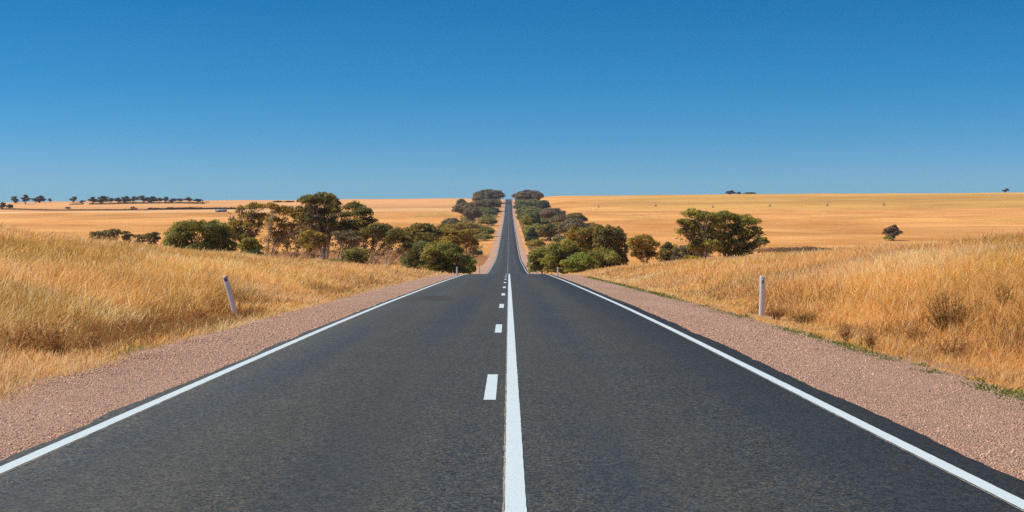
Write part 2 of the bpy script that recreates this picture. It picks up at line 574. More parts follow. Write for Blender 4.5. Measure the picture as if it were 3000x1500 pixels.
# loose stones lying on the shoulders
def pebbles(n, seed):
    r = np.random.RandomState(seed)
    side = r.rand(n) < .5
    Y = 6.5 * np.exp(r.rand(n) * math.log(42 / 6.5))
    t = r.rand(n)
    X = np.where(side, -3.75 - t * 1.9, 3.85 + t * 2.2)
    edge = r.rand(n) < .12
    X = np.where(edge & side, -3.68 - .12 * r.rand(n), X)
    X = np.where(edge & ~side, 3.82 + .25 * r.rand(n), X)
    Z = road_z(Y) + np.where(side, np.interp(X, [-6.3, -5.4, -4.4, -3.4], [-.10, -.035, -.018, -.022]), np.interp(X, [3.4, 4.6, 5.8, 6.9], [-.03, -.022, -.03, -.10]))
    s = (.005 + .010 * r.rand(n) ** 2.5) * np.clip(Y / 16, 1, 1.5)
    o = np.array([[1, 0, 0], [-1, 0, 0], [0, 1, 0], [0, -1, 0], [0, 0, 1], [0, 0, -1]], float)
    V = o[None] * (s[:, None, None] * (.6 + .8 * r.rand(n, 6, 1))) + (r.rand(n, 6, 3) - .5) * s[:, None, None] * .6
    V[:, :, 2] *= .75
    V += np.stack([X, Y, Z], -1)[:, None]
    f = np.array([[0, 2, 4], [2, 1, 4], [1, 3, 4], [3, 0, 4], [2, 0, 5], [1, 2, 5], [3, 1, 5], [0, 3, 5]])
    F = (np.arange(n)[:, None, None] * 6 + f[None]).reshape(-1, 3)
    pal = np.array([[.56, .33, .24], [.44, .25, .18], [.32, .22, .18], [.68, .46, .36], [.20, .155, .145]])
    c = pal[r.choice(5, n, p=[.36, .27, .14, .17, .06])] * (.85 + .3 * r.rand(n, 1)) * [1.06, 1.04, 1.01]
    return V.reshape(-1, 3), F, np.repeat(c, 6, 0)


V, F, Cc = pebbles(60000, 4)
M_STONE = mat_tint('stone', 0.0, .9, .1)
tag(mesh_obj('gravel', V, F, M_STONE, col=Cc), 'loose pink gravel scattered over both road shoulders', 'gravel', kind='stuff')

# ------------------------------------------------------------------ grass
STRAW = np.array([.93, .545, .195]); GOLD = np.array([.88, .455, .115]); PALE = np.array([.95, .67, .35])
BROWN = np.array([.33, .175, .062]); OLIVE = np.array([.58, .37, .080]); GREENC = np.array([.17, .25, .035])


def blades(X, Y, H, W, lean, az, colour, r):
    """tapering bent blades, 7 vertices each"""
    n = len(X)
    Z = ground_z(X, Y) - .02
    fa = r.rand(n) * math.pi                      # facing of the flat side
    wx, wy = np.cos(fa) * W / 2, np.sin(fa) * W / 2
    lx, ly = np.cos(az) * lean * H, np.sin(az) * lean * H
    V = np.zeros((n, 7, 3), np.float32)
    for k, (t, w) in enumerate(((0, .8), (.45, 1.0), (.8, .75))):
        bx, by, bz = X + lx * t ** 1.8, Y + ly * t ** 1.8, Z + H * t * (1 - .25 * lean * t)
        V[:, 2 * k] = np.stack([bx - wx * w, by - wy * w, bz], -1)
        V[:, 2 * k + 1] = np.stack([bx + wx * w, by + wy * w, bz], -1)
    V[:, 6] = np.stack([X + lx, Y + ly, Z + H * (1 - .25 * lean)], -1)
    i = np.arange(n)[:, None] * 7
    q = np.concatenate([i + [0, 1, 3, 2], i + [2, 3, 5, 4]])
    t3 = i + [4, 5, 6]
    return V.reshape(-1, 3), [q, t3], np.repeat(colour, 7, 0)


def tall_grass(n, seed):
    r = np.random.RandomState(seed)
    Y = 9 * np.exp(r.rand(n) ** .9 * math.log(165 / 9.))
    half = np.maximum(.36 * Y * 1.15 + 7, 9)
    side = np.where(r.rand(n) < .5, -1, 1)
    e = np.where(side < 0, 5.35, 6.12)
    X = side * (e - .8 + (half - e + .8) * r.rand(n) ** 1.05)
    a = np.abs(X)
    d = a - e + (fbm(X * .8, Y * .5, 14, 2) - .5) * .9           # distance from the ragged grass edge
    keep = ((d > -.05) & (r.rand(n) < .25 + .75 * sstep(.0, 1.1, d)) | (d > -.75) & (r.rand(n) < .12)) & (half > e + .2)
    X, Y, a, d, side = X[keep], Y[keep], a[keep], d[keep], side[keep]
    n = len(X)
    clump = fbm(X * .9, Y * .9, 41, 2)
    big = fbm(X / 5, Y / 7, 42, 3)
    H = (.09 + .11 * sstep(.0, .7, d) + .28 * sstep(.9, 3.6, d)) * (.55 + .75 * r.rand(n))
    for px_ in (-7.05, 6.85):                     # trodden grass in front of the two near posts
        H *= 1 - .65 * (np.abs(X - px_) < .45) * (Y < 37.3) * (Y > 30) * (.70 + .6 * clump) * (.45 + 1.1 * fbm(X / 2.6, Y / 3.5, 150, 2))
    W = .34 * Y / 1422 * (.7 + .7 * r.rand(n)) + .0022
    lean = .15 + .95 * r.rand(n) ** 1.3
    plume = r.rand(n) < .06
    H = np.where(plume, H * 1.35, H); W = np.where(plume, W * 1.3, W)
    az = np.where(r.rand(n) < .35, r.normal(.2, .9, n), r.rand(n) * 2 * math.pi) + (clump - .5) * 3
    # colour patches: pale straw, gold, a brown weedy belt next to the road, olive hollows
    u = r.rand(n, 1)
    c = STRAW * (1 - u) + GOLD * u
    pal = (r.rand(n) < .55 * sstep(.52, .68, fbm(X / 4, Y / 6, 201, 3)) + .35 * sstep(45, 70, Y) * (1 - sstep(1.5, 4, d)) + .12)[:, None]
    c = np.where(pal | plume[:, None], PALE, c)
    ol = sstep(.46, .60, fbm(X / 4.5, Y / 8, 57, 3)) * sstep(1, 4, d)
    c = np.where((r.rand(n) < ol * .34)[:, None], OLIVE, c)
    br = (sstep(.3, 1.0, d) * (1 - sstep(2.0, 4.0, d))) * sstep(.32, .54, fbm(X / 2.2, Y / 6, 63, 3)) * np.where(side < 0, 1.0, .6) * (1 - .5 * sstep(45, 80, Y))
    br2 = sstep(.58, .68, fbm(X / 3.3, Y / 5, 71, 3)) * .5
    c = np.where((r.rand(n) < np.maximum(br * .92, br2 * .45))[:, None], BROWN, c)
    hol = sstep(.50, .60, fbm(X / 5.5, Y / 12, 133, 3)) * sstep(1.5, 4, d)
    c = np.where((r.rand(n) < hol * .50)[:, None], np.where(r.rand(n, 1) < .5, [.50, .32, .075], [.44, .25, .075]), c)
    gr = (d < .5) & (r.rand(n) < .35 * sstep(.55, .7, fbm(X, Y / 2.0, 77, 2))) & (Y < 60) & (side < 0)
    c = np.where(gr[:, None], GREENC, c)
    c = c * (.84 + .32 * r.rand(n, 1)) * (.94 + .20 * sstep(.3, .7, fbm(X / 7, Y / 10, 88, 3)))[:, None]
    return blades(X, Y, H, W, lean, az, c, r)


V, F, Cc = tall_grass(1080000, 8)
tag(mesh_obj('tall_grass', V, F, M_GRASS, col=np.clip(Cc, 0, .95)), 'tall golden dry grass covering both roadside banks', 'grass', kind='stuff')


def roadside_weeds(n, seed):
    r = np.random.RandomState(seed)
    Y = 11 * np.exp(r.rand(n) * math.log(105 / 11.))
    X = 5.88 + r.normal(0, .13, n) + (fbm(Y * .2, Y * 0, 5, 2) - .5) * .35
    k = (fbm(X * 1.2, Y * .55, 91, 2) > .47) | (Y > 45)
    X, Y = X[k], Y[k]; n = len(X)
    H = .05 + .08 * r.rand(n)
    W = np.maximum(.024, .9 * Y / 1422) * (.7 + .6 * r.rand(n))
    c = np.where((r.rand(n) < .75)[:, None], [.12, .19, .035], [.34, .29, .08]) * (.7 + .6 * r.rand(n, 1))
    return blades(X, Y, H, W, .4 + r.rand(n), r.rand(n) * 6.28, c, r)


V, F, Cc = roadside_weeds(15000, 15)
tag(mesh_obj('green_weeds', V, F, M_GRASS, col=Cc), 'low green weeds in a strip along the right gravel shoulder', 'weeds', kind='stuff')


def far_scrub(name, label, segs, seed, pal, dens=1.0, hm=1.0, wide=1.5):
    """a low band of scrub along the ground; segs are photo pixels (x0, y, x1, y)"""
    r = np.random.RandomState(seed)
    Vs, Cs = [], []
    for (x0, p0, x1, p1, h) in segs:
        Ya, Yb = hit(x0, p0), hit(x1, p1)
        n = int((x1 - x0) * 14 * dens)
        t = r.rand(n) if wide < 3 else np.clip(r.normal(.45, .30, n), -.15, 1.3)
        Y = Ya + (Yb - Ya) * t + r.normal(0, wide, n)
        X = at(x0 + (x1 - x0) * t, Y)
        hh = h * Y / FPX * (.4 + .9 * fbm(X / 6, Y * 0, seed, 3)) * hm
        Z = ground_z(X, Y) + hh * r.rand(n) ** 1.1
        L = .9 * Y / 1422
        P = np.stack([X, Y, Z], -1)
        a = r.normal(0, 1, (n, 3)); a /= np.linalg.norm(a, axis=1)[:, None]
        b = np.cross(a, r.normal(0, 1, (n, 3))); b /= np.linalg.norm(b, axis=1)[:, None]
        L = (L * (.5 + .6 * r.rand(n)))[:, None]
        Vs.append(np.stack([P - a * L, P + b * L * .55, P + a * L, P - b * L * .55], 1).reshape(-1, 3))
        Cs.append(np.repeat(np.array(pal)[r.randint(0, len(pal), n)] * (.75 + .5 * r.rand(n, 1)), 4, 0))
    V = np.concatenate(Vs)
    return tag(mesh_obj(name, V, np.arange(len(V)).reshape(-1, 4), M_LEAF, col=np.concatenate(Cs)), label, 'scrub', kind='stuff')


far_scrub('boundary_scrub', 'dark low scrub along the far left field boundary', [(433, 615, 690, 613, 5.5), (0, 613, 433, 616, 1.6), (690, 613, 860, 607, 2.0)], 5,
          [(.055, .035, .025), (.07, .05, .03), (.10, .055, .03)])
far_scrub('horizon_scrub', 'low scrub under the trees of the left horizon', [(262, 599.5, 600, 597, 4.0), (205, 600, 245, 599, 2.5)], 9, [(.09, .075, .06), (.11, .085, .06)], .35)
far_scrub('dark_stubble', 'dark dry scrub strip behind the right grass bank', [(2235, 736, 2450, 733, 8.0)], 6,
          [(.24, .15, .075), (.30, .18, .08), (.17, .12, .06)], 1.6, .8, 9.0)

def verge_scrub(n, seed):
    r = np.random.RandomState(seed)
    Y = 430 * np.exp(r.rand(n) * math.log(1640 / 430.))
    right = r.rand(n) < .62
    X = np.where(right, 7.2 + 17 * r.rand(n) ** 1.3, -9.0 - 20 * r.rand(n) ** 1.2)
    m = fbm(X / 5, Y / 30, 301, 3)
    k = m > np.where(right, .47, .54)
    X, Y, m = X[k], Y[k], m[k]; n = len(X)
    hh = (m - .44) * 9.0 * (.7 + .6 * fbm(X / 2, Y / 8, 302, 2))
    P = np.stack([X, Y, ground_z(X, Y) + hh * r.rand(n) ** .6], -1)
    nr = r.normal(0, .6, (n, 3)) + [0, -.2, .9]
    nr /= np.linalg.norm(nr, axis=1)[:, None]
    a = np.cross(nr, r.normal(0, 1, (n, 3))); a /= np.linalg.norm(a, axis=1)[:, None]
    b = np.cross(nr, a)
    L = (.85 * Y / 1422 * (.5 + .7 * r.rand(n)))[:, None]
    V = np.stack([P - a * L, P + b * L * .6, P + a * L, P - b * L * .6], 1).reshape(-1, 3)
    pal = np.array([(.20, .19, .075), (.26, .23, .085), (.16, .165, .07), (.34, .25, .10)])
    c = pal[(vnoise(X / 3, Y / 12, 303) * 3.99).astype(int)] * (.75 + .5 * r.rand(n, 1))
    return V, np.repeat(c, 4, 0)


V, Cc = verge_scrub(42000, 77)
tag(mesh_obj('verge_scrub', V, np.arange(len(V)).reshape(-1, 4), M_LEAF, col=Cc), 'low olive scrub between the bushes up the hill beside the road', 'scrub', kind='stuff')

# ------------------------------------------------------------------ trees and shrubs
G_MALLEE = [(.066, .070, .022), (.085, .078, .020), (.055, .062, .024), (.125, .100, .020)]
G_GOLD = [(.120, .095, .020), (.155, .118, .022), (.080, .078, .024), (.17, .14, .03)]
G_GREY = [(.080, .078, .050), (.070, .066, .044), (.095, .080, .050), (.060, .062, .042)]
G_ACACIA = [(.092, .100, .024), (.108, .114, .026), (.074, .084, .024), (.128, .128, .028)]
G_BRIGHT = [(.100, .130, .026), (.088, .112, .026), (.118, .145, .030)]
G_UMB = [(.090, .100, .026), (.125, .130, .026), (.070, .080, .028), (.150, .150, .030)]
G_DARK = [(.036, .050, .022), (.045, .060, .024), (.030, .044, .022)]
G_YELLOW = [(.150, .130, .018), (.180, .145, .018), (.110, .110, .022)]
G_FAR = [(.060, .060, .055), (.052, .052, .050), (.070, .066, .055)]


FOL = np.array([3.2, 2.72, 2.35])
DULL = [(.10, .075, .035), (.085, .068, .040), (.12, .085, .035)]


def leaf_mesh(cent, rad, flat, L, pal, r, cover=1.5):
    """leaf cards spread over clumps; cent (n,3), rad (n,)"""
    Vs, Cs = [], []
    for c, q, ft in zip(cent, rad, flat):
        n = max(6, int(cover * math.pi * q * q / (L * L * .42)))
        u = r.normal(0, 1, (n, 3)); u /= np.linalg.norm(u, axis=1)[:, None]
        u[:, 2] = np.where((u[:, 2] < -.15) & (r.rand(n) < .85), -u[:, 2], u[:, 2])
        rr = q * (.62 + .46 * r.rand(n) ** .6)
        P = c + u * rr[:, None] * [1, 1, ft]
        nrm = u + r.normal(0, .50, (n, 3)) + [0, 0, .25]
        nrm /= np.linalg.norm(nrm, axis=1)[:, None]
        a = np.cross(nrm, r.normal(0, 1, (n, 3))); a /= np.linalg.norm(a, axis=1)[:, None] + 1e-9
        b = np.cross(nrm, a)
        s = (L * (.6 + .8 * r.rand(n)))[:, None]
        Vs.append(np.stack([P - a * s * .6, P - b * s * .34, P + a * s * .6, P + b * s * .34], 1).reshape(-1, 3))
        base = np.array(pal[r.randint(0, len(pal))]) * (.85 + .3 * r.rand())
        cl = base * FOL * (.72 + .56 * r.rand(n, 1))
        Cs.append(np.repeat(cl, 4, 0))
    V = np.concatenate(Vs)
    return V, np.arange(len(V)).reshape(-1, 4), np.concatenate(Cs)


def bez(p0, p1, p2, n, wob, r):
    t = np.linspace(0, 1, n)[:, None]
    p = (1 - t) ** 2 * p0 + 2 * t * (1 - t) * p1 + t * t * p2
    w = r.normal(0, wob, (n, 3)); w[0] = 0; w[-1] = 0
    return p + w


def grow(name, lobes, L, pal, r, stems=None, bark=None, bushy=False, r0=None, cover=1.5, flat=.85, clump=.42, trunk_name='trunk', spread=.25, twiggy=2.0, fill=0):
    """a plant from ellipsoid lobes (x,y,z,rx,ry,rz) about its base: returns the Empty with trunk(s) and crown"""
    root = empty(name, (0, 0, 0))
    lob = np.array(lobes, float)
    lob[:, 3:5] *= 1.14
    if not bushy and fill:
        ht = (lob[:, 2] + lob[:, 5]).max(); ex = []
        for q in lob:
            for _ in range(fill):
                z = q[2] - q[5] * r.uniform(.9, 2.2)
                if z > .30 * ht:
                    ex.append((q[0] * r.uniform(.7, 1.0) + r.normal(0, .4) * q[3], q[1] + r.normal(0, .5) * q[4], z, q[3] * .55, q[4] * .55, q[5] * .55))
        if ex: lob = np.concatenate([lob, np.array(ex)])
    h = float((lob[:, 2] + lob[:, 5]).max())
    if bushy:
        low = lob[lob[:, 2] - lob[:, 5] > .12 * h].copy()
        if len(low):
            bot = low[:, 2] - low[:, 5] * .6
            low[:, 2] = bot / 2; low[:, 5] = np.maximum(bot / 2, .15)
            low[:, 3:5] *= .9
            lob = np.concatenate([lob, low])
    r0 = r0 or .009 * h + .02
    cents, rads, flats, owner = [], [], [], []
    for i, (x, y, z, rx, ry_, rz) in enumerate(lob):
        m = min(rx, ry_, rz * 1.5)
        q0 = m * clump if max(rx, ry_) > .5 else m * .7
        n = int(np.clip(1.9 * (rx * ry_ + (rx + ry_) * rz) / (q0 * q0), 4, 34))
        for k in range(n):
            u = r.normal(0, 1, 3); u /= np.linalg.norm(u)
            if u[2] < (-.5 if bushy else .05): u[2] = -u[2]
            f = .52 + .45 * r.rand()
            jut = bushy and r.rand() < .28          # shoots sticking out of the outline
            if jut: f = .95 + .28 * r.rand(); u[2] = abs(u[2])
            cents.append((x + u[0] * rx * f, y + u[1] * ry_ * f, max(z + u[2] * rz * f, q0 * .4)))
            rads.append(q0 * ((.60 + .75 * r.rand()) if not jut else (.30 + .3 * r.rand()))); flats.append(flat * (.85 + .3 * r.rand())); owner.append(i)
    if not bushy: flats = [q * .85 for q in flats]
    cents = np.array(cents)
    spray = []
    # stems: one per lobe up to `stems`, further lobes fork off the nearest stem
    stems = stems or min(len(lob), 5)
    order = np.argsort(-(lob[:, 3] * lob[:, 4]))
    own = {}
    for s in range(min(stems, len(lob))):
        own[order[s]] = []
    keys = list(own)
    for i in order[len(keys):]:
        j = min(keys, key=lambda q: np.hypot(lob[q, 0] - lob[i, 0], lob[q, 1] - lob[i, 1]))
        own[j].append(i)
    for j in keys:
        mb = MB()
        c = lob[j, :3]
        b0 = np.array([r.normal(0, .05 * h * spread), r.normal(0, .05 * h * spread), -.1])
        b0[:2] += c[:2] * .10
        mid = np.array([c[0] * (.25 + .25 * r.rand()), c[1] * .4, c[2] * (.45 + .15 * r.rand())])
        path = bez(b0, mid, c, 9, .012 * h * .5, r)
        rad = r0 * np.linspace(1, .30, 9) * (.8 + .4 * r.rand())
        rad[0] *= 1.25
        mb.tube(path, rad, 6)
        for i in [j] + own[j]:
            ci = lob[i, :3]
            if i != j:
                st = path[r.randint(3, 6)]
                br = bez(st, (st + ci) / 2 + [0, 0, -.06 * h], ci, 6, .006 * h, r)
                mb.tube(br, r0 * np.linspace(.5, .2, 6), 5)
            else:
                br = path[4:]
            ks = [k for k in range(len(owner)) if owner[k] == i]
            for k in ks[:16]:
                st = br[r.randint(0, len(br) - 1)]
                e = cents[k]
                md = (st + e) / 2 + r.normal(0, .03 * h, 3) * [1, 1, .4] + [0, 0, -.02 * h]
                tw = bez(st, md, e, 5, .003 * h, r)
                mb.tube(tw, r0 * np.linspace(.26, .09, 5), 4)
                spray.append(tw[r.randint(1, 4)] + r.normal(0, .02 * h, 3))
            for q in range(int(5 * twiggy)):            # dead lower twigs with a few leaves
                st = path[r.randint(3, 8)] if i == j else br[r.randint(0, len(br))]
                e = st + r.normal(0, .085 * h, 3) * [1, 1, .7]
                mb.tube(bez(st, (st + e) / 2 + r.normal(0, .015 * h, 3), e, 4, .003 * h, r), r0 * np.linspace(.16, .06, 4), 3)
                spray.append(e)
        mb.build(trunk_name, bark or M_BARK, root, True)
    V, F, C = leaf_mesh(cents, rads, flats, L, pal, r, cover * (1.0 if bushy else .74))
    if not bushy and len(spray):
        qs = .040 * h * (.7 + .8 * r.rand(len(spray)))
        V2, F2, C2 = leaf_mesh(np.array(spray), qs, np.full(len(spray), .8), L * .85, list(pal) + DULL, r, .60)
        F = np.concatenate([F, F2 + len(V)]); V = np.concatenate([V, V2]); C = np.concatenate([C, C2])
    mesh_obj('crown', V, F, M_LEAF, root, col=C)
    return root


PX1 = 1422.0   # render pixels per unit slope


def leaf_len(Y, k=1.5):
    return float(np.clip(k * Y / PX1, .05, .62))


def plant_px(name, Y, bx, lobes_px, pal, label, cat, group=None, seed=0, depth=1.0, **kw):
    """a plant whose lobes are given in photo pixels (cx, cy, w, h) at depth Y, standing on the ground at column bx"""
    r = np.random.RandomState(seed + 500)
    X0 = float(at(bx, Y)); Z0 = float(ground_z(X0, Y))
    m = Y / FPX
    lobes = []
    for i, (cx, cy, w, h) in enumerate(lobes_px):
        z = CAM_Z + (750 - cy) * m - Z0
        dy = 0 if len(lobes_px) == 1 else r.uniform(-.5, .5) * max(w * m, 1.0) * depth
        lobes.append(((cx - bx) * m, dy, z, w * m / 2, w * m / 2 * (.8 + .3 * r.rand()), h * m / 2))
    o = grow(name, lobes, leaf_len(Y), pal, r, **kw)
    o.location = (X0, Y, Z0)
    tag(o, label, cat, group)
    return o


GL = 'mallee trees beside the road on the left'
GR = 'trees and bushes beside the road on the right'
# --- the near group left of the road
plant_px('acacia_bush', 178, 590, [(585, 690, 120, 70), (530, 708, 80, 60), (640, 705, 90, 70), (500, 722, 40, 40), (610, 672, 70, 40), (655, 676, 40, 34), (560, 735, 90, 34), (640, 738, 80, 30), (670, 728, 40, 40)],
         G_ACACIA, 'wide green bush at the left end of the near roadside trees', 'bush', GL, 1, bushy=True, stems=6, spread=1.5)
plant_px('mallee_tree', 182, 712, [(755, 612, 52, 36), (705, 618, 26, 36), (775, 640, 36, 30), (735, 640, 46, 34), (700, 660, 50, 28), (745, 668, 60, 30), (690, 682, 34, 24), (722, 690, 40, 24)],
         G_GOLD, 'thin golden-topped tree just right of the wide green bush', 'tree', GL, 2, stems=6, cover=1.0)
plant_px('mallee_tree', 172, 779, [(803, 615, 40, 34), (830, 627, 54, 40), (872, 640, 54, 34), (895, 655, 30, 26), (800, 650, 40, 26), (840, 668, 60, 26), (815, 690, 46, 26)],
         G_GOLD, 'mallee with a long pale branch slanting right, left of the tallest crown', 'tree', GL, 3, stems=6, bark=M_PALE, cover=1.15)
plant_px('mallee_tree', 170, 957, [(945, 600, 84, 58), (908, 594, 56, 38), (978, 622, 36, 60), (893, 622, 46, 36), (935, 628, 70, 40), (905, 650, 50, 36), (960, 660, 44, 30), (985, 600, 26, 40)],
         G_MALLEE, 'tallest tree left of the road, with a big domed dark crown', 'tree', GL, 4, stems=7, bark=M_PALE, cover=1.6, r0=.15)
plant_px('mallee_tree', 174, 985, [(1030, 614, 60, 40), (1062, 632, 54, 40), (1083, 652, 40, 34), (1012, 635, 30, 26), (1040, 660, 60, 26), (1010, 668, 40, 30), (1075, 668, 40, 24)],
         G_MALLEE, 'dark arched tree leaning right beside the tallest crown', 'tree', GL, 5, stems=6, cover=1.5)
plant_px('mallee_tree', 168, 1086, [(1090, 672, 46, 26), (1115, 672, 54, 36), (1138, 688, 44, 44), (1060, 690, 46, 26), (1095, 698, 60, 28), (1150, 712, 30, 30)],
         G_MALLEE, 'rounded tree with many bare lower stems behind the small round bush', 'tree', GL, 6, stems=8, cover=1.4)
plant_px('mallee_tree', 164, 1124, [(1165, 690, 46, 34), (1185, 712, 40, 36), (1150, 705, 40, 30), (1195, 728, 24, 30)],
         G_MALLEE, 'drooping tree at the right edge of the bare-stemmed group', 'tree', GL, 7, stems=8, cover=1.3)
plant_px('mallee_tree', 171, 1058, [(1010, 676, 60, 30), (1048, 660, 52, 30), (1080, 684, 70, 32), (1120, 690, 60, 34), (1150, 695, 46, 36), (1030, 700, 50, 24)],
         G_MALLEE, 'dark spreading tree filling the gap behind the round olive bush', 'tree', GL, 14, stems=6, cover=1.3)
plant_px('mallee_tree', 178, 925, [(915, 672, 60, 28), (880, 680, 40, 26), (945, 690, 50, 28), (905, 700, 50, 24)],
         G_GOLD, 'golden tree low behind the tallest crown', 'tree', GL, 15, stems=6, cover=1.0, bark=M_PALE)
plant_px('mallee_tree', 163, 893, [(905, 690, 40, 24), (930, 698, 46, 30), (890, 712, 32, 26), (945, 715, 30, 26), (912, 725, 40, 22)],
         G_GOLD, 'small golden tree standing in front below the tallest crown', 'tree', GL, 8, stems=6, cover=1.0)
plant_px('mallee_tree', 176, 858, [(850, 700, 50, 26), (872, 690, 40, 24), (835, 715, 34, 22), (880, 715, 30, 20)],
         G_GREY, 'sparse grey-leaved tree left of the small golden tree', 'tree', GL, 18, stems=5, cover=.75)
plant_px('mallee_tree', 166, 1030, [(1022, 690, 46, 24), (1045, 705, 40, 24), (1000, 705, 40, 24), (985, 690, 30, 22)],
         G_GREY, 'thin-leaved tree behind the small round bush', 'tree', GL, 19, stems=5, cover=.9)
plant_px('round_bush', 150, 1044, [(1044, 752, 56, 46), (1030, 760, 36, 36), (1060, 762, 32, 34)],
         G_ACACIA, 'small round olive bush under the bare-stemmed trees', 'bush', GL, 9, bushy=True, spread=2)
plant_px('low_shrub', 150, 966, [(952, 774, 38, 20), (980, 772, 40, 22)],
         G_BRIGHT, 'low bright green shrub at the foot of the tallest tree', 'bush', GL, 10, bushy=True)
plant_px('low_shrub', 158, 725, [(695, 752, 60, 24), (740, 750, 60, 28), (765, 756, 36, 22)],
         G_DARK, 'low dark shrub in front of the thin golden-topped tree', 'bush', GL, 11, bushy=True)
plant_px('green_shrub', 165, 738, [(738, 715, 48, 26), (722, 728, 42, 24), (752, 730, 40, 26)],
         G_ACACIA, 'small green shrub between the wide bush and the golden trees', 'bush', GL, 12, bushy=True)
# leafless thin tree
o = plant_px('bare_tree', 186, 690, [(682, 652, 18, 36), (690, 668, 22, 30)], G_GREY, 'almost leafless thin tree above the wide green bush', 'tree', GL, 13, stems=2, cover=.18, r0=.05)
# --- nearer the road on the left
plant_px('mallee_tree', 215, 1250, [(1235, 678, 70, 36), (1205, 690, 50, 34), (1265, 690, 60, 34), (1240, 700, 90, 30), (1220, 714, 50, 30)],
         G_MALLEE, 'broad dark dome-shaped tree left of the two roadside mallees', 'tree', GL, 20, stems=3, bushy=True, cover=1.6)
plant_px('mallee_tree', 222, 1320, [(1305, 686, 60, 32), (1335, 690, 56, 34), (1320, 706, 80, 34), (1345, 716, 40, 34), (1290, 712, 50, 34)],
         G_GOLD, 'golden-brown tree behind the big green roadside bush', 'tree', GL, 21, stems=4, cover=1.5)
plant_px('mallee_tree', 230, 1376, [(1372, 688, 50, 30), (1360, 700, 40, 26), (1390, 720, 24, 30), (1378, 712, 36, 30)],
         G_GOLD, 'small brown tree leaning toward the road above the big green bush', 'tree', GL, 22, stems=4, cover=1.2)
plant_px('acacia_bush', 196, 1222, [(1222, 745, 90, 60), (1200, 765, 60, 44), (1240, 728, 50, 34)],
         [(.082, .095, .040), (.095, .105, .040), (.075, .090, .034)], 'grey-green bush left of the big green roadside bush', 'bush', GL, 23, bushy=True, spread=2)
plant_px('acacia_bush', 178, 1300, [(1298, 750, 90, 74), (1270, 758, 60, 56), (1335, 760, 70, 64), (1350, 775, 44, 40), (1300, 780, 80, 36)],
         G_ACACIA, 'big rounded green bush closest to the road on the left', 'bush', GL, 24, bushy=True, stems=6, spread=2)
plant_px('low_shrub', 190, 1380, [(1380, 770, 28, 24), (1368, 774, 20, 18)], G_BRIGHT, 'small bright green shrub right of the big rounded bush', 'bush', GL, 25, bushy=True)

# --- right of the road
plant_px('acacia_bush', 205, 1590, [(1590, 750, 60, 40), (1570, 760, 40, 34), (1612, 752, 50, 50), (1560, 750, 26, 24)],
         G_ACACIA, 'low green bush nearest the road on the right', 'bush', GR, 30, bushy=True, spread=2)
plant_px('acacia_bush', 196, 1655, [(1655, 745, 80, 56), (1625, 765, 60, 46), (1690, 760, 70, 56), (1650, 775, 80, 34)],
         G_ACACIA, 'big green bush in front of the brown domed trees', 'bush', GR, 31, bushy=True, stems=6, spread=2)
plant_px('acacia_bush', 180, 1695, [(1692, 768, 60, 40), (1720, 772, 50, 34), (1672, 776, 40, 28)],
         G_BRIGHT, 'bright green front bush rising from the right grass edge', 'bush', GR, 32, bushy=True, spread=2)
plant_px('acacia_bush', 190, 1770, [(1765, 758, 70, 44), (1790, 766, 50, 36), (1740, 762, 50, 40)],
         G_ACACIA, 'dark green bush at the right end of the front bushes', 'bush', GR, 33, bushy=True, spread=2)
plant_px('mallee_tree', 222, 1712, [(1700, 690, 70, 40), (1735, 692, 60, 40), (1680, 708, 60, 36), (1715, 718, 90, 36), (1750, 715, 50, 40)],
         G_GOLD, 'broad brown-gold domed tree behind the green front bushes', 'tree', GR, 34, stems=3, bushy=True, cover=1.6)
plant_px('mallee_tree', 215, 1788, [(1775, 684, 70, 38), (1800, 692, 50, 44), (1815, 715, 44, 50), (1780, 712, 70, 44), (1825, 735, 30, 40)],
         G_MALLEE, 'dark domed tree next to the small white-trunked tree', 'tree', GR, 35, stems=4, bushy=True, cover=1.6)
plant_px('mallee_tree', 172, 1886, [(1885, 710, 56, 36), (1860, 715, 40, 40), (1910, 722, 50, 40), (1880, 735, 60, 36), (1865, 752, 40, 30), (1905, 752, 50, 34)],
         G_GOLD, 'small round brown tree with a white trunk, apart from the others', 'tree', GR, 36, stems=3, bark=M_PALE, cover=1.4)
plant_px('mallee_tree', 176, 1965, [(1958, 735, 44, 40), (1980, 748, 34, 40), (1945, 755, 40, 36), (1965, 762, 50, 28)],
         G_MALLEE, 'short dense bush-like tree left of the big spreading tree', 'tree', GR, 37, bushy=True, stems=3)
plant_px('acacia_bush', 172, 2010, [(2005, 745, 50, 40), (2030, 750, 44, 40), (1985, 760, 40, 30)],
         G_GREY, 'grey-green bush under the left side of the spreading tree', 'bush', GR, 38, bushy=True)
plant_px('low_shrub', 152, 2028, [(2020, 762, 50, 22), (2045, 765, 36, 20)],
         G_YELLOW, 'low yellow-brown shrub at the foot of the spreading tree', 'bush', GR, 39, bushy=True)
plant_px('mallee_tree', 160, 2062, [(2040, 632, 70, 34), (2068, 645, 60, 36), (2010, 660, 44, 36), (2030, 665, 60, 34), (2055, 672, 56, 30), (2090, 648, 50, 32), (2005, 682, 34, 24), (1990, 652, 18, 22), (2085, 690, 50, 30), (2060, 712, 50, 26), (2100, 668, 50, 36), (2085, 722, 60, 36), (2040, 730, 46, 28)],
         G_UMB, 'left half of the wide spreading umbrella tree, brighter green crown', 'tree', GR, 40, stems=6, bark=M_PALE, cover=1.35, r0=.13)
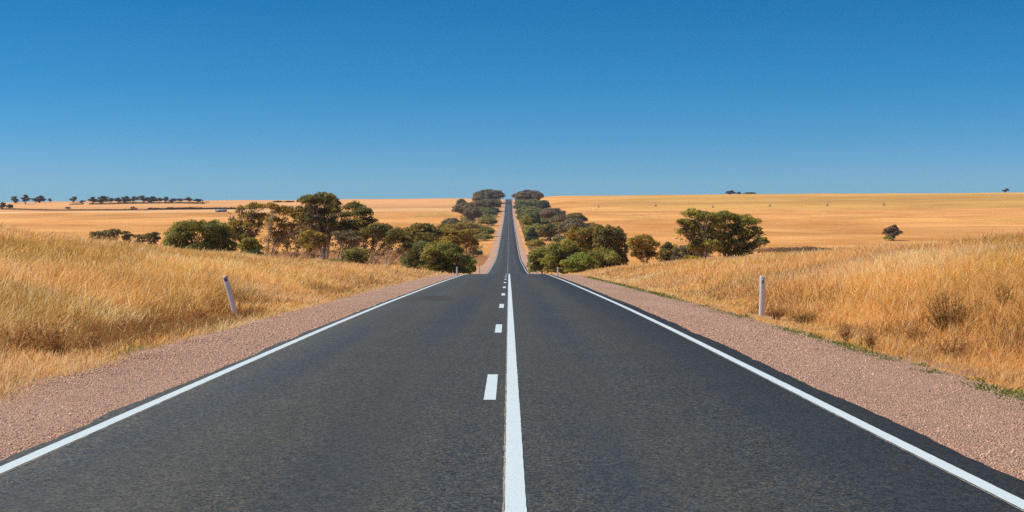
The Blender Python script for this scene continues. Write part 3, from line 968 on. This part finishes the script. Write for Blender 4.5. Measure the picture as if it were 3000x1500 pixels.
plant_px('mallee_tree', 163, 2128, [(2120, 640, 70, 36), (2160, 648, 80, 40), (2195, 662, 60, 40), (2215, 685, 40, 44), (2140, 672, 70, 34), (2180, 690, 60, 36), (2110, 700, 50, 30), (2225, 715, 36, 36), (2238, 712, 20, 26), (2195, 728, 60, 30), (2150, 720, 60, 30), (2110, 738, 50, 28), (2172, 745, 50, 24), (2095, 640, 60, 28)],
         G_UMB, 'right half of the wide spreading umbrella tree, darker leaning crown', 'tree', GR, 41, stems=8, cover=1.45, r0=.14)

# --- mid-field trees on the left, and the lone tree on the right
GM = 'small trees standing in the left wheat field'
plant_px('mallee_tree', 395, 306, [(290, 693, 50, 24), (312, 690, 36, 24)], G_MALLEE, 'low dark tree showing over the left grass bank', 'tree', GM, 50, bushy=True, cover=.95)
plant_px('mallee_tree', 390, 336, [(334, 678, 38, 13), (322, 686, 30, 14), (345, 682, 18, 10)], G_MALLEE, 'flat-topped small tree right of the low dark tree', 'tree', GM, 51, stems=2, cover=.95)
plant_px('mallee_tree', 400, 375, [(372, 685, 28, 14), (366, 698, 22, 12), (382, 692, 24, 12)], G_MALLEE, 'second flat-topped tree, in the middle of the left field row', 'tree', GM, 52, stems=3, cover=.95)
plant_px('mallee_tree', 405, 412, [(400, 694, 28, 12), (418, 698, 30, 14), (408, 710, 36, 12)], G_MALLEE, 'sprawling low tree linking the middle and right field trees', 'tree', GM, 53, stems=3, cover=.95)
plant_px('mallee_tree', 410, 445, [(440, 692, 40, 18), (458, 688, 24, 14), (430, 698, 24, 16), (462, 700, 18, 12), (448, 702, 34, 14)], G_MALLEE, 'Y-shaped tree at the right end of the left field row', 'tree', GM, 54, stems=3, cover=.95)
o = plant_px('mallee_tree', hit(2616, 704, 200), 2616, [(2614, 676, 36, 22), (2602, 684, 26, 16), (2630, 684, 30, 16), (2624, 663, 13, 7), (2596, 674, 7, 6), (2612, 690, 34, 12)], [(.085, .066, .036), (.072, .060, .034), (.098, .074, .038)], 'lone dark tree in the middle of the right wheat field', 'tree', None, 55, stems=4, r0=.2)
plant_px('low_shrub', hit(2604, 705, 200), 2604, [(2602, 699, 22, 10)], G_BRIGHT, 'small green shrub at the foot of the lone field tree', 'bush', None, 56, bushy=True)

# --- plants up the hill on both sides of the road: one build per kind, then copies
protos = {}


def proto(key, lobes, pal, seed, Y=700, **kw):
    r = np.random.RandomState(seed)
    o = grow(kw.pop('name'), lobes, kw.pop('L', .30), pal, r, **kw)
    protos[key] = [o, False]


# unit plants about 6 m wide and 5 m tall
def dome(r, n, w, h, cb):
    """lobes filling a rounded crown from cb*h up to h"""
    out = []
    for i in range(n):
        a = i * 2.4 + r.rand() * .7; q = math.sqrt((i + .35) / n) * .70
        top = h * (.30 + .70 * math.sqrt(max(0, 1 - q * q * 1.15))) * (.90 + .14 * r.rand())
        if top < h * (cb + .2): top = h * (cb + .2 + .15 * r.rand())
        bot = 0.0 if cb < .1 else max(h * cb * (.85 + .3 * r.rand()), top - h * .62)
        rz = (top - bot) / 2 / 1.22
        k = w * (.20 + .08 * r.rand())
        out.append((math.cos(a) * q * w / 2, math.sin(a) * q * w / 2, (top + bot) / 2, k, k, rz))
    return out


rr_ = np.random.RandomState(3)
proto('m1', dome(rr_, 12, 6, 5, .16), G_GREY, 101, name='mallee_tree', stems=4, L=.34)
proto('m2', dome(rr_, 14, 6, 5, .12), G_MALLEE, 102, name='mallee_tree', stems=4, L=.34)
proto('m3', dome(rr_, 12, 6, 5, .16), G_GOLD, 103, name='mallee_tree', stems=3, L=.34)
proto('m4', dome(rr_, 14, 6, 5, .05), [(.075, .068, .050), (.065, .060, .046), (.088, .078, .055)], 104, name='mallee_tree', stems=4, L=.36, cover=1.7)
proto('b1', dome(rr_, 12, 6, 3, .02), G_ACACIA, 105, name='green_bush', bushy=True, L=.30)
proto('b2', dome(rr_, 10, 6, 3, .02), G_DARK, 106, name='dark_bush', bushy=True, L=.30)
proto('b3', dome(rr_, 9, 6, 3, .02), G_YELLOW, 107, name='yellow_bush', bushy=True, L=.28)
proto('b4', dome(rr_, 11, 6, 3, .02), [(.076, .090, .032), (.090, .102, .034), (.066, .078, .03)], 108, name='green_bush', bushy=True, L=.32)
proto('c1', [(0, 0, 1.2, 1.5, 1.5, 1.2), (0, .1, 2.7, 1.2, 1.2, 1.3), (.1, 0, 4.0, .75, .75, 1.1), (.3, .2, 1.8, 1.2, 1.2, 1.2)], G_DARK, 109, name='cypress_tree', stems=1, L=.28, flat=1.0, cover=2.2)
def scatter(r, n, w, h, lo):
    return [(r.uniform(-.40, .40) * w, r.uniform(-.3, .3) * w, r.uniform(lo, .86) * h, w * r.uniform(.09, .17), w * r.uniform(.09, .17), h * r.uniform(.06, .12)) for _ in range(n)] + [(r.uniform(-.2, .2) * w, 0, h * .9, w * .16, w * .16, h * .09)]


proto('f1', scatter(rr_, 9, 6, 5, .40), G_FAR, 110, name='horizon_tree', stems=3, L=.62, cover=1.2, r0=.14)
proto('f2', scatter(rr_, 6, 6, 5, .45), G_FAR, 111, name='horizon_tree', stems=2, L=.62, cover=1.1, r0=.14)
proto('f3', scatter(rr_, 14, 6, 5, .22), G_FAR, 112, name='horizon_tree', stems=3, L=.62, cover=1.3, r0=.14)
PD = {'m': (6, 5), 'b': (6, 3), 'c': (3.4, 5.1), 'f': (6, 5)}


def copy_tree(o):
    c = o.copy(); COL.objects.link(c)
    for ch in o.children:
        d = ch.copy(); COL.objects.link(d); d.parent = c
    return c


def place(key, cx, base, top, w, label, cat, group, Y=None, rz=None, depth=None):
    p = protos[key]
    Y = Y or hit(cx, base)
    X = float(at(cx, Y)); Z = float(ground_z(X, Y))
    m = Y / FPX
    h = CAM_Z + (750 - top) * m - Z
    o = p[0] if not p[1] else copy_tree(p[0])
    p[1] = True
    uw, uh = PD[key[0]]
    o.location = (X, Y, Z)
    s = w * m / uw
    o.scale = (s, depth or s, max(h, .4) / uh)
    o.rotation_euler = (0, 0, random.Random(int(cx * 7 + top)).uniform(-.6, .6) if rz is None else rz)
    tag(o, label, cat, group)
    return o


HL = 'trees and bushes up the hill left of the road'
HR = 'trees and bushes up the hill right of the road'
for a in [
    ('m4', 1424, 594, 556, 52, 'left of the two dark trees forming the clump at the hilltop left of the road', 'tree', HL),
    ('m4', 1456, 592, 554, 54, 'tall dark tree nearest the road at the hilltop, left side', 'tree', HL),
    ('m1', 1412, 620, 588, 46, 'brownish tree just below the hilltop clump, left of the road', 'tree', HL),
    ('m1', 1388, 614, 592, 26, 'small reddish-brown tree at the field edge below the left hilltop clump', 'tree', HL),
    ('b4', 1458, 603, 586, 32, 'green bush on the left shoulder just below the crest', 'bush', HL),
    ('b2', 1466, 606, 597, 12, 'tiny dark bush at the left road edge near the top', 'bush', HL),
    ('b2', 1450, 626, 610, 34, 'dark shrub beside the left shoulder, below the brownish hilltop tree', 'bush', HL),
    ('b4', 1415, 622, 608, 40, 'low green shrub under the brownish hilltop tree on the left', 'bush', HL),
    ('b4', 1425, 642, 629, 24, 'small round shrub halfway up the hill, left of the road', 'bush', HL),
    ('b1', 1433, 658, 637, 46, 'wide green bush halfway up the hill, left of the road', 'bush', HL),
    ('m1', 1366, 644, 595, 62, 'grey spreading tree at the left field edge halfway up the hill', 'tree', HL),
    ('m2', 1351, 612, 583, 22, 'small umbrella-topped tree above the grey spreading tree', 'tree', HL),
    ('b1', 1370, 649, 636, 34, 'green bush at the foot of the grey spreading tree', 'bush', HL),
    ('m1', 1325, 682, 640, 50, 'brown-grey tree above the broad dark domes on the left', 'tree', HL),
    ('m3', 1358, 692, 650, 70, 'rounded brown tree between the two left field-edge trees and the road', 'tree', HL),
    ('b1', 1422, 690, 663, 66, 'green bush on the left verge above the yellow grass slope', 'bush', HL),
    ('b1', 1420, 702, 686, 42, 'low green shrub below the left verge bush', 'bush', HL),
    ('b2', 1402, 747, 735, 20, 'single small dark shrub on the bare left verge', 'bush', HL),
    ('b4', 1400, 640, 628, 30, 'low dull shrub right of the grey spreading tree', 'bush', HL),
    ('m4', 1524, 588, 564, 42, 'dark hilltop tree closest to the road on the right', 'tree', HR),
    ('m4', 1552, 588, 556, 54, 'highest domed tree in the hilltop clump right of the road', 'tree', HR),
    ('m4', 1576, 588, 562, 24, 'outer tree at the right end of the right hilltop clump', 'tree', HR),
    ('b4', 1520, 602, 585, 34, 'green bush at the right road edge under the hilltop trees', 'bush', HR),
    ('b2', 1530, 615, 591, 40, 'dark rounded bush on the right verge just below the crest', 'bush', HR),
    ('b4', 1562, 606, 586, 40, 'green shrub behind the dark rounded bush near the right crest', 'bush', HR),
    ('b2', 1592, 616, 588, 30, 'round dark tree standing at the right field edge below the hilltop', 'tree', HR),
    ('b4', 1522, 632, 610, 40, 'wide green bush along the right verge below the dark rounded bush', 'bush', HR),
    ('b4', 1560, 632, 609, 50, 'green shrub between the right verge and the round dark tree', 'bush', HR),
    ('b1', 1530, 664, 630, 40, 'tall green bush at the right verge left of the two dark cypresses', 'bush', HR),
    ('c1', 1556, 664, 630, 32, 'broader of the two dark cypresses right of the road', 'tree', HR),
    ('c1', 1573, 662, 622, 18, 'slimmer and taller of the two dark cypresses right of the road', 'tree', HR),
    ('m1', 1618, 656, 611, 66, 'rounded grey-brown tree right of the dark cypresses', 'tree', HR),
    ('b4', 1600, 660, 643, 50, 'low green shrub at the foot of the grey-brown tree on the right', 'bush', HR),
    ('m2', 1684, 668, 623, 48, 'flat-topped dark green tree at the right field edge', 'tree', HR),
    ('b1', 1560, 700, 659, 66, 'large green bush on the right verge behind the lone cypress', 'bush', HR),
    ('c1', 1553, 710, 668, 30, 'lone dark cypress near the right shoulder above the yellow shrub', 'tree', HR),
    ('m2', 1608, 703, 655, 62, 'olive tree between the lone cypress and the tall brown tree', 'tree', HR),
    ('m1', 1682, 720, 642, 74, 'tall brown-grey tree rising behind the broad golden dome', 'tree', HR),
    ('m3', 1735, 700, 652, 44, 'small brown tree top at the right field edge behind the domes', 'tree', HR),
    ('b3', 1563, 725, 704, 42, 'yellow-olive shrub standing alone on the right verge', 'bush', HR),
    ('b2', 1540, 708, 699, 14, 'tiny dark shrub left of the yellow-olive shrub', 'bush', HR),
    ('b4', 1545, 624, 603, 34, 'green shrub in the gap under the right hilltop trees', 'bush', HR),
    ('b4', 1512, 616, 597, 22, 'small green bush hugging the right road edge near the top', 'bush', HR),
    ('b4', 1516, 646, 622, 34, 'green bush at the right road edge beside the wide verge bush', 'bush', HR),
    ('b4', 1545, 650, 622, 46, 'green bush filling the verge above the two cypresses', 'bush', HR),
    ('b4', 1534, 690, 662, 30, 'green bush at the right road edge left of the lone cypress', 'bush', HR),
    ('b4', 1600, 642, 622, 44, 'dull green shrub left of the grey-brown rounded tree top', 'bush', HR),
    ('b1', 1590, 690, 664, 50, 'green bush just right of the large verge bush', 'bush', HR),
    ('m2', 1650, 690, 648, 60, 'dark olive tree under the flat-topped field-edge tree', 'tree', HR),
    ('m1', 1640, 672, 632, 44, 'grey tree between the grey-brown tree and the flat-topped tree', 'tree', HR),
    ('m3', 1762, 716, 664, 60, 'brown-gold tree at the back of the domed trees', 'tree', HR),
    ('m1', 1410, 606, 572, 40, 'lower grey tree at the outer left of the hilltop clump', 'tree', HL),
    ('m1', 1436, 616, 584, 46, 'grey-brown tree in front of the left hilltop clump', 'tree', HL),
    ('b4', 1436, 632, 614, 30, 'dull shrub beside the left shoulder below the dark shrub', 'bush', HL),
    ('m1', 1384, 650, 608, 44, 'right-hand grey tree touching the grey spreading tree', 'tree', HL),
    ('m3', 1310, 696, 655, 56, 'brown tree behind the broad dark dome on the left', 'tree', HL),
    ('m3', 1385, 690, 658, 50, 'golden-brown tree top nearest the left verge bush', 'tree', HL),
    ('b4', 1446, 682, 668, 26, 'small green shrub at the right end of the left verge bush', 'bush', HL),
    ('b4', 1640, 712, 692, 34, 'dark green shrub under the olive tree on the right', 'bush', HR),
]:
    a = list(a)
    a[2] += 3; a[3] -= 2; a[4] *= 1.22
    lim = (5.6 if a[0][0] == 'm' else 6.9) * FPX / hit(a[1], a[2]) + a[4] * .5     # keep clear of the road and its shoulders
    if a[7] == HL: a[1] = min(a[1], 1489 - lim)
    else: a[1] = max(a[1], 1489 + lim)
    place(*a)

# --- the horizon
HZ = 'row of trees along the left horizon'
H_Y = 1560
rows = [(8, 593, 22, 'f3', 'dark bushy tree cut by the left photo edge on the horizon', 612), (31, 598, 17, 'b2', 'small dark bush near the far left, below the horizon trees', 612),
        (46, 575, 30, 'f3', 'first tall tree from the left on the horizon, with a dense crown', 0), (75, 573, 30, 'f1', 'open-crowned tree right beside the first tall horizon tree', 0),
        (104, 580, 18, 'f2', 'small thin tree left of the isolated tall pair', 0), (119, 573, 30, 'f3', 'isolated tall tree in the second clump on the left horizon', 0),
        (147, 583, 10, 'f2', 'tiny slim tree alone right of the second horizon clump', 0), (218, 579, 34, 'f1', 'rounded tree standing alone between the two horizon groups', 0),
        (241, 588, 12, 'f2', 'tiny tree touching the right side of the lone rounded horizon tree', 0)]
xs_ = [274, 301, 327, 348, 370, 393, 420, 446, 468, 487, 506, 528, 554, 579]
tops_ = [581, 577, 580, 579, 579, 578, 578, 576, 579, 577, 582, 582, 580, 585]
ws_ = [28, 38, 30, 26, 26, 32, 28, 36, 28, 28, 30, 34, 34, 30]
ordn = ['first', 'second', 'third', 'fourth', 'fifth', 'sixth', 'seventh', 'eighth', 'ninth', 'tenth', 'eleventh', 'twelfth', 'thirteenth', 'last']
extra = ['with a flat side branch', 'broad-topped', 'low and open', 'thin-stemmed', 'with gaps below its crown', 'dense and dark', 'leggy', 'the tallest in the row',
         'dark and close to its neighbour', 'with a raised round top', 'low and spreading', 'wide and low', 'rounded', 'sloping down to the field']
for i in range(14):
    rows.append((xs_[i], tops_[i], ws_[i], ['f1', 'f3', 'f2'][i % 3], f'{ordn[i]} tree from the left in the long horizon row, {extra[i]}', 0))
for (cx, top, w, key, lab, base) in rows:
    if base: place(key, cx, base, top, w, lab, 'tree' if key[0] == 'f' else 'bush', HZ)
    else:
        v = random.Random(cx)
        place(key, cx, 0, top + v.uniform(-4.5, 1.0), w * v.uniform(1.0, 1.35), lab, 'tree', HZ, Y=H_Y + v.uniform(-25, 25), depth=1.6, rz=v.uniform(-3, 3))
place('b2', 607, 0, 591, 14, 'tiny dark bush right of the end of the horizon row', 'bush', HZ, Y=H_Y)
place('b2', 200, 612, 606, 14, 'small dark bush in front of the lone rounded horizon tree', 'bush', None)
place('b2', 815, 0, 588, 26, 'low dark bush on the horizon left of the tallest roadside crown', 'bush', None, Y=H_Y)
place('b2', 848, 0, 588, 30, 'second low dark bush on the horizon touching the tallest roadside crown', 'bush', None, Y=H_Y)
place('f3', 2142, 0, 558, 32, 'rounded dark tree on the right horizon, larger of two', 'tree', None, Y=1700)
place('f3', 2165, 0, 562, 16, 'low tail of trees right of the larger right horizon tree', 'tree', None, Y=1700)
place('b2', 2198, 0, 563, 32, 'low dark bush on the right horizon beside the rounded tree', 'bush', None, Y=1700)
place('f1', 2948, 0, 552, 20, 'small tree alone on the horizon at the far right', 'tree', None, Y=1700)

# rusty mound of dry bush on the boundary
o = plant_px('dry_bush', hit(390, 615), 390, [(388, 610, 12, 7), (398, 612, 10, 5)], [(.20, .085, .045), (.14, .06, .035)], 'rust-brown dry bush on the far left field boundary', 'bush', None, 60, bushy=True)

# ------------------------------------------------------------------ shed
Ys = hit(648, 621)
Xs = float(at(648, Ys)); Zs = float(ground_z(Xs, Ys))
ms = Ys / FPX
Ws, Hs = 31 * ms, 8 * ms
shed = tag(empty('farm_shed', (Xs, Ys, Zs)), 'small long grey tin shed in the left field', 'shed')
mb = MB(); mb.box(-Ws / 2, Ws / 2, -2, 2, -.3, Hs * .8); mb.build('wall', M_TIN, shed)
mb = MB(); mb.prism([(-2.3, Hs * .8), (2.3, Hs * .8), (2.3, Hs * .87), (0, Hs), (-2.3, Hs * .87)], 'x', -Ws / 2 - .3, Ws / 2 + .3); mb.build('roof', M_ROOF, shed)
mb = MB(); mb.box(-.2 * Ws, .0, -2.03, -2.003, 0, Hs * .62); mb.build('door', M_DARK, shed)

# ------------------------------------------------------------------ irrigation boom on the right hill
tw = [(1754, 592), (1921, 591), (2089, 590), (2256, 589), (2424, 592), (2590, 588)]
PTS = []
for px, py in tw:
    Y = 1262.0
    X = float(at(px, Y)); PTS.append((X, Y, float(ground_z(X, Y))))
boom = tag(empty('irrigation_boom', PTS[2]), 'long thin centre-pivot irrigation boom across the right hill', 'irrigation boom')
o3 = np.array(PTS[2])
for i, P in enumerate(PTS):
    p = np.array(P) - o3
    mb = MB()
    for dx, dy in ((-1.6, -.9), (1.6, -.9), (-1.6, .9), (1.6, .9)):
        mb.tube([p + [dx * .35, dy * 1.3, .5], p + [0, 0, 3.6]], .10, 5)
    mb.tube([p + [0, -2.2, .6], p + [0, 2.2, .6]], .14, 5)
    t_ = mb.build('tower', M_STEEL, boom)
    for dy in (-2.0, 2.0):
        mb = MB()
        th = np.linspace(0, 2 * math.pi, 13)
        mb.tube(np.stack([p[0] + .55 * np.cos(th), p[1] + dy + 0 * th, p[2] + .62 + .55 * np.sin(th)], -1), .11, 6)
        mb.box(p[0] - .30, p[0] + .30, p[1] + dy - .05, p[1] + dy + .05, p[2] + .32, p[2] + .92)
        mb.build('wheel', M_TYRE, t_)
    if i < len(PTS) - 1:
        q = np.array(PTS[i + 1]) - o3
        t = np.linspace(0, 1, 15)[:, None]
        arch = p + (q - p) * t + np.concatenate([0 * t, 0 * t, 3.6 + 2.2 * (1 - (2 * t - 1) ** 2) * .55], 1)
        low = p + (q - p) * t + np.concatenate([0 * t, 0 * t, 3.6 - 0.2 * (1 - (2 * t - 1) ** 2)], 1)
        mb = MB(); mb.tube(arch, .07, 5); mb.tube(low, .02, 4)
        for k in range(1, 14): mb.tube([arch[k], low[k]], .03, 4)
        mb.build('span', M_STEEL, boom)

# ------------------------------------------------------------------ guide posts
def guide_post(px, py, ptop, label, refl, lean=0.0, y0=20.0, wid=.125, Y=None, rot=0.0):
    Y = Y or hit(px, py, y0)
    X = float(at(px, Y)); Z = float(ground_z(X, Y))
    h = CAM_Z + (750 - ptop) / FPX * Y - Z
    h /= math.cos(lean)
    root = empty('guide_post', (X, Y, Z))
    root.rotation_euler = (rot, lean, 0)
    tag(root, label, 'guide post', 'white guide posts along the road')
    w, d = wid / 2, .03
    c = .006
    prof = [(-w + c, -d), (w - c, -d), (w, -d + c), (w, d - c), (w - c, d), (-w + c, d), (-w, d - c), (-w, -d + c)]
    V, q, t = [], [], []
    levels = [(-.25, 0), (.05, 0), (h - .03, 0), (h, .004)]
    for z, ins in levels:
        for (x, y) in prof:
            sl = (x / w) * -.012 if z > h - .04 else 0      # the top is cut at a slight slant
            V.append((x * (1 - ins / w), y, z + sl))
    n = 8
    for k in range(3):
        for i in range(n):
            q.append((k * n + i, k * n + (i + 1) % n, (k + 1) * n + (i + 1) % n, (k + 1) * n + i))
    V.append((0, 0, h))
    t = [(3 * n + i, 3 * n + (i + 1) % n, 4 * n) for i in range(n)]
    mb = MB(); mb.add(V, q, t); mb.build('post', M_WHITE, root)
    mb = MB()
    if refl == 'round':
        th = np.linspace(0, 2 * math.pi, 25)[:-1]
        mb.prism([(.045 * math.cos(a), h - .105 + .045 * math.sin(a)) for a in th], 'y', -d - .012, -d + .001)
        mb.build('reflector', M_RED, root)
        mb = MB()
        r = np.random.RandomState(5)
        for k in range(5):                                  # chipped, rotten foot and a splintered top corner
            x = -w + (k + .5) * wid / 5
            mb.box(x - .011, x + .011, -d - .004, d + .004, -.2, .02 + .035 * r.rand())
        mb.build('rotten_foot', M_ROT, root)
        mb = MB()
        mb.box(w - .034, w + .003, -d - .003, d + .003, h - .055, h - .020)
        mb.box(w - .05, w - .030, -d - .003, -d + .01, h - .038, h - .024)
        mb.build('chipped_corner', M_ROT, root)
    else:
        mb.box(-.026, .026, -d - .010, -d + .001, h - .19, h - .08)
        mb.build('reflector', M_GREY, root)
    return root


guide_post(691, 928, 808, 'white post leaning left with a round red reflector', 'round', -.262, 22, .128, Y=37.0)
guide_post(2232, 930, 809, 'upright white post with a grey rectangular reflector in the right grass', 'grey', .02, 22, .125, Y=37.0)
for (px, ptop, Y, lab) in [(1339, 783, 108, 'small far white post at the left edge of the crest'), (1634, 783, 112, 'small far white post at the right edge of the crest'),
                           (1404, 770, 215, 'tiny pale post on the left verge beyond the crest'), (1572, 774, 225, 'tiny pale post on the right verge beyond the crest'),
                           (1432, 738, 420, 'tiniest pale post further up the left verge')]:
    guide_post(px, 0, ptop, lab, 'grey', .01, Y=Y)

# ------------------------------------------------------------------ weeds that stand out in the near grass
def weed(name, px, py, ptop, wpx, label, mat, seed, n=40, leafy=None, lc=.36, y0=9.0, up=.75, thick=.004, group='weeds standing in the roadside grass', cat='weed', stem=0.0):
    r = np.random.RandomState(seed)
    Y = hit(px, py, y0, 200)
    X = float(at(px, Y)); Z = float(ground_z(X, Y))
    m = Y / FPX
    h, w = (py - ptop) * m, wpx * m
    root = tag(empty(name, (X, Y, Z)), label, cat, group)
    mb = MB(); tips = []
    th = max(thick, .36 * Y / PX1)
    base_z = h * stem
    if stem: mb.tube(bez(np.array([0, 0, -.05]), np.array([.03 * h, 0, base_z * .5]), np.array([0, 0, base_z]), 6, .01, r), np.linspace(th * 1.5, th, 6), 5)
    for i in range(n):
        a = r.rand() * 6.283; q = math.sqrt(r.rand())
        e = np.array([math.cos(a) * q * w / 2, math.sin(a) * q * w / 2, base_z + (h - base_z) * (.45 + .55 * r.rand()) * (1 - .35 * q * q)])
        b0 = np.array([e[0] * .18, e[1] * .18, base_z - (.03 if not stem else 0)])
        mid = np.array([e[0] * (.9 - up * .6), e[1] * (.9 - up * .6), base_z + (e[2] - base_z) * .55])
        p = bez(b0, mid, e, 6, .012 * h, r)
        mb.tube(p, th * np.linspace(.55, .22, 6), 3)
        for k in range(3):
            st = p[r.randint(2, 6)]
            e2 = st + np.array([r.normal(0, .09 * w + .02), r.normal(0, .09 * w + .02), abs(r.normal(.11, .06)) * h])
            mb.tube([st, (st + e2) / 2 + r.normal(0, .01, 3), e2], th * np.array([.35, .28, .18]), 3)
            tips.append(e2)
        tips.append(e)
    mb.build('stem', mat, root)
    if leafy:
        tips = np.array(tips)
        V, F, C = leaf_mesh(tips, np.full(len(tips), .014 + .026 * w), np.full(len(tips), 1.2), max(.014, .8 * Y / PX1), leafy, r, lc)
        mesh_obj('seed_head', V, F, M_LEAF, root, col=C)['kind'] = 'stuff'
    return root


DRYB = [(.155, .085, .034), (.20, .115, .045), (.12, .062, .026)]
BROOM = [(.135, .095, .030), (.17, .115, .035), (.10, .075, .028)]
for a in [
    ('dry_weed', 172, 1062, 925, 110, 'tall dark brown dried weed in the left foreground', M_TWIG, 1, 60, DRYB),
    ('dry_weed', 60, 1050, 940, 120, 'dark brown dried weed at the far left photo edge', M_TWIG, 2, 55, DRYB),
    ('dry_weed', 112, 1058, 935, 90, 'brown weed between the two foreground weeds on the left', M_TWIG, 3, 40, DRYB),
    ('dry_weed', 262, 1042, 945, 90, 'thin brown weed right of the tall foreground weed', M_TWIG, 4, 32, DRYB),
    ('dry_weed', 395, 985, 915, 110, 'low brown weed patch midway to the leaning post', M_TWIG, 5, 45, DRYB),
    ('dry_weed', 470, 970, 920, 80, 'dark dried weed nearest the gravel before the leaning post', M_TWIG, 6, 36, DRYB),
    ('dry_weed', 590, 942, 900, 70, 'small brown weed left of the leaning post foot', M_TWIG, 7, 30, DRYB),
    ('dry_weed', 722, 936, 905, 60, 'dark tangle of dry twigs at the foot of the leaning post', M_TWIG, 8, 40, None),
    ('dry_weed', 2275, 938, 898, 70, 'dark brown weed tuft right of the upright post', M_TWIG, 9, 60, DRYB),
    ('dry_weed', 2350, 948, 912, 100, 'low dark weed clump further right of the upright post', M_TWIG, 10, 50, [(.10, .085, .03), (.15, .10, .035)]),
    ('dry_weed', 2478, 1000, 940, 70, 'reddish-brown dried weed midway along the right grass edge', M_TWIG, 11, 34, DRYB),
    ('dry_weed', 2552, 1022, 962, 60, 'small rust weed close to the right gravel edge', M_TWIG, 12, 28, DRYB),
    ('dry_weed', 2790, 1062, 980, 90, 'dense dark red-brown weed below the broom shrub', M_TWIG, 13, 46, DRYB),
    ('dry_weed', 2690, 1010, 955, 80, 'brown weed left of the broom shrub in the right grass', M_TWIG, 14, 34, DRYB),
]:
    weed(*a)
weed('broom_shrub', 2785, 978, 846, 150, 'wiry dark broom shrub in the right grass', M_TWIG, 20, 95, BROOM, up=.25, cat='shrub', thick=.010, lc=.22)
weed('broom_shrub', 2872, 945, 872, 55, 'small wiry shrub just right of the broom shrub', M_TWIG, 21, 40, BROOM, up=.25, cat='shrub', thick=.009, lc=.2)
weed('sapling', 2941, 948, 828, 62, 'thin bare-stemmed sapling near the right photo edge', M_TWIG, 22, 24, BROOM, up=.3, cat='sapling', stem=.42, thick=.007, lc=.18)

# ------------------------------------------------------------------ the air
def haze_box(d):
    m = bpy.data.materials.new('haze')
    m.use_nodes = True
    nt = m.node_tree
    for n in list(nt.nodes):
        if n.type != 'OUTPUT_MATERIAL': nt.nodes.remove(n)
    v = nt.nodes.new('ShaderNodeVolumePrincipled')
    v.inputs['Color'].default_value = (.62, .74, .92, 1)
    v.inputs['Density'].default_value = d
    nt.links.new(v.outputs[0], [n for n in nt.nodes if n.type == 'OUTPUT_MATERIAL'][0].inputs['Volume'])
    mb = MB()
    mb.box(-3700, 3700, -320, 6100, float(ZZ.min()) - 1.0, max(92.0, float(ZZ.max()) + 6.0))
    tag(mb.build('haze', m), kind='stuff', label='faint blue air haze over the whole landscape', cat='haze')


haze_box(HAZE)
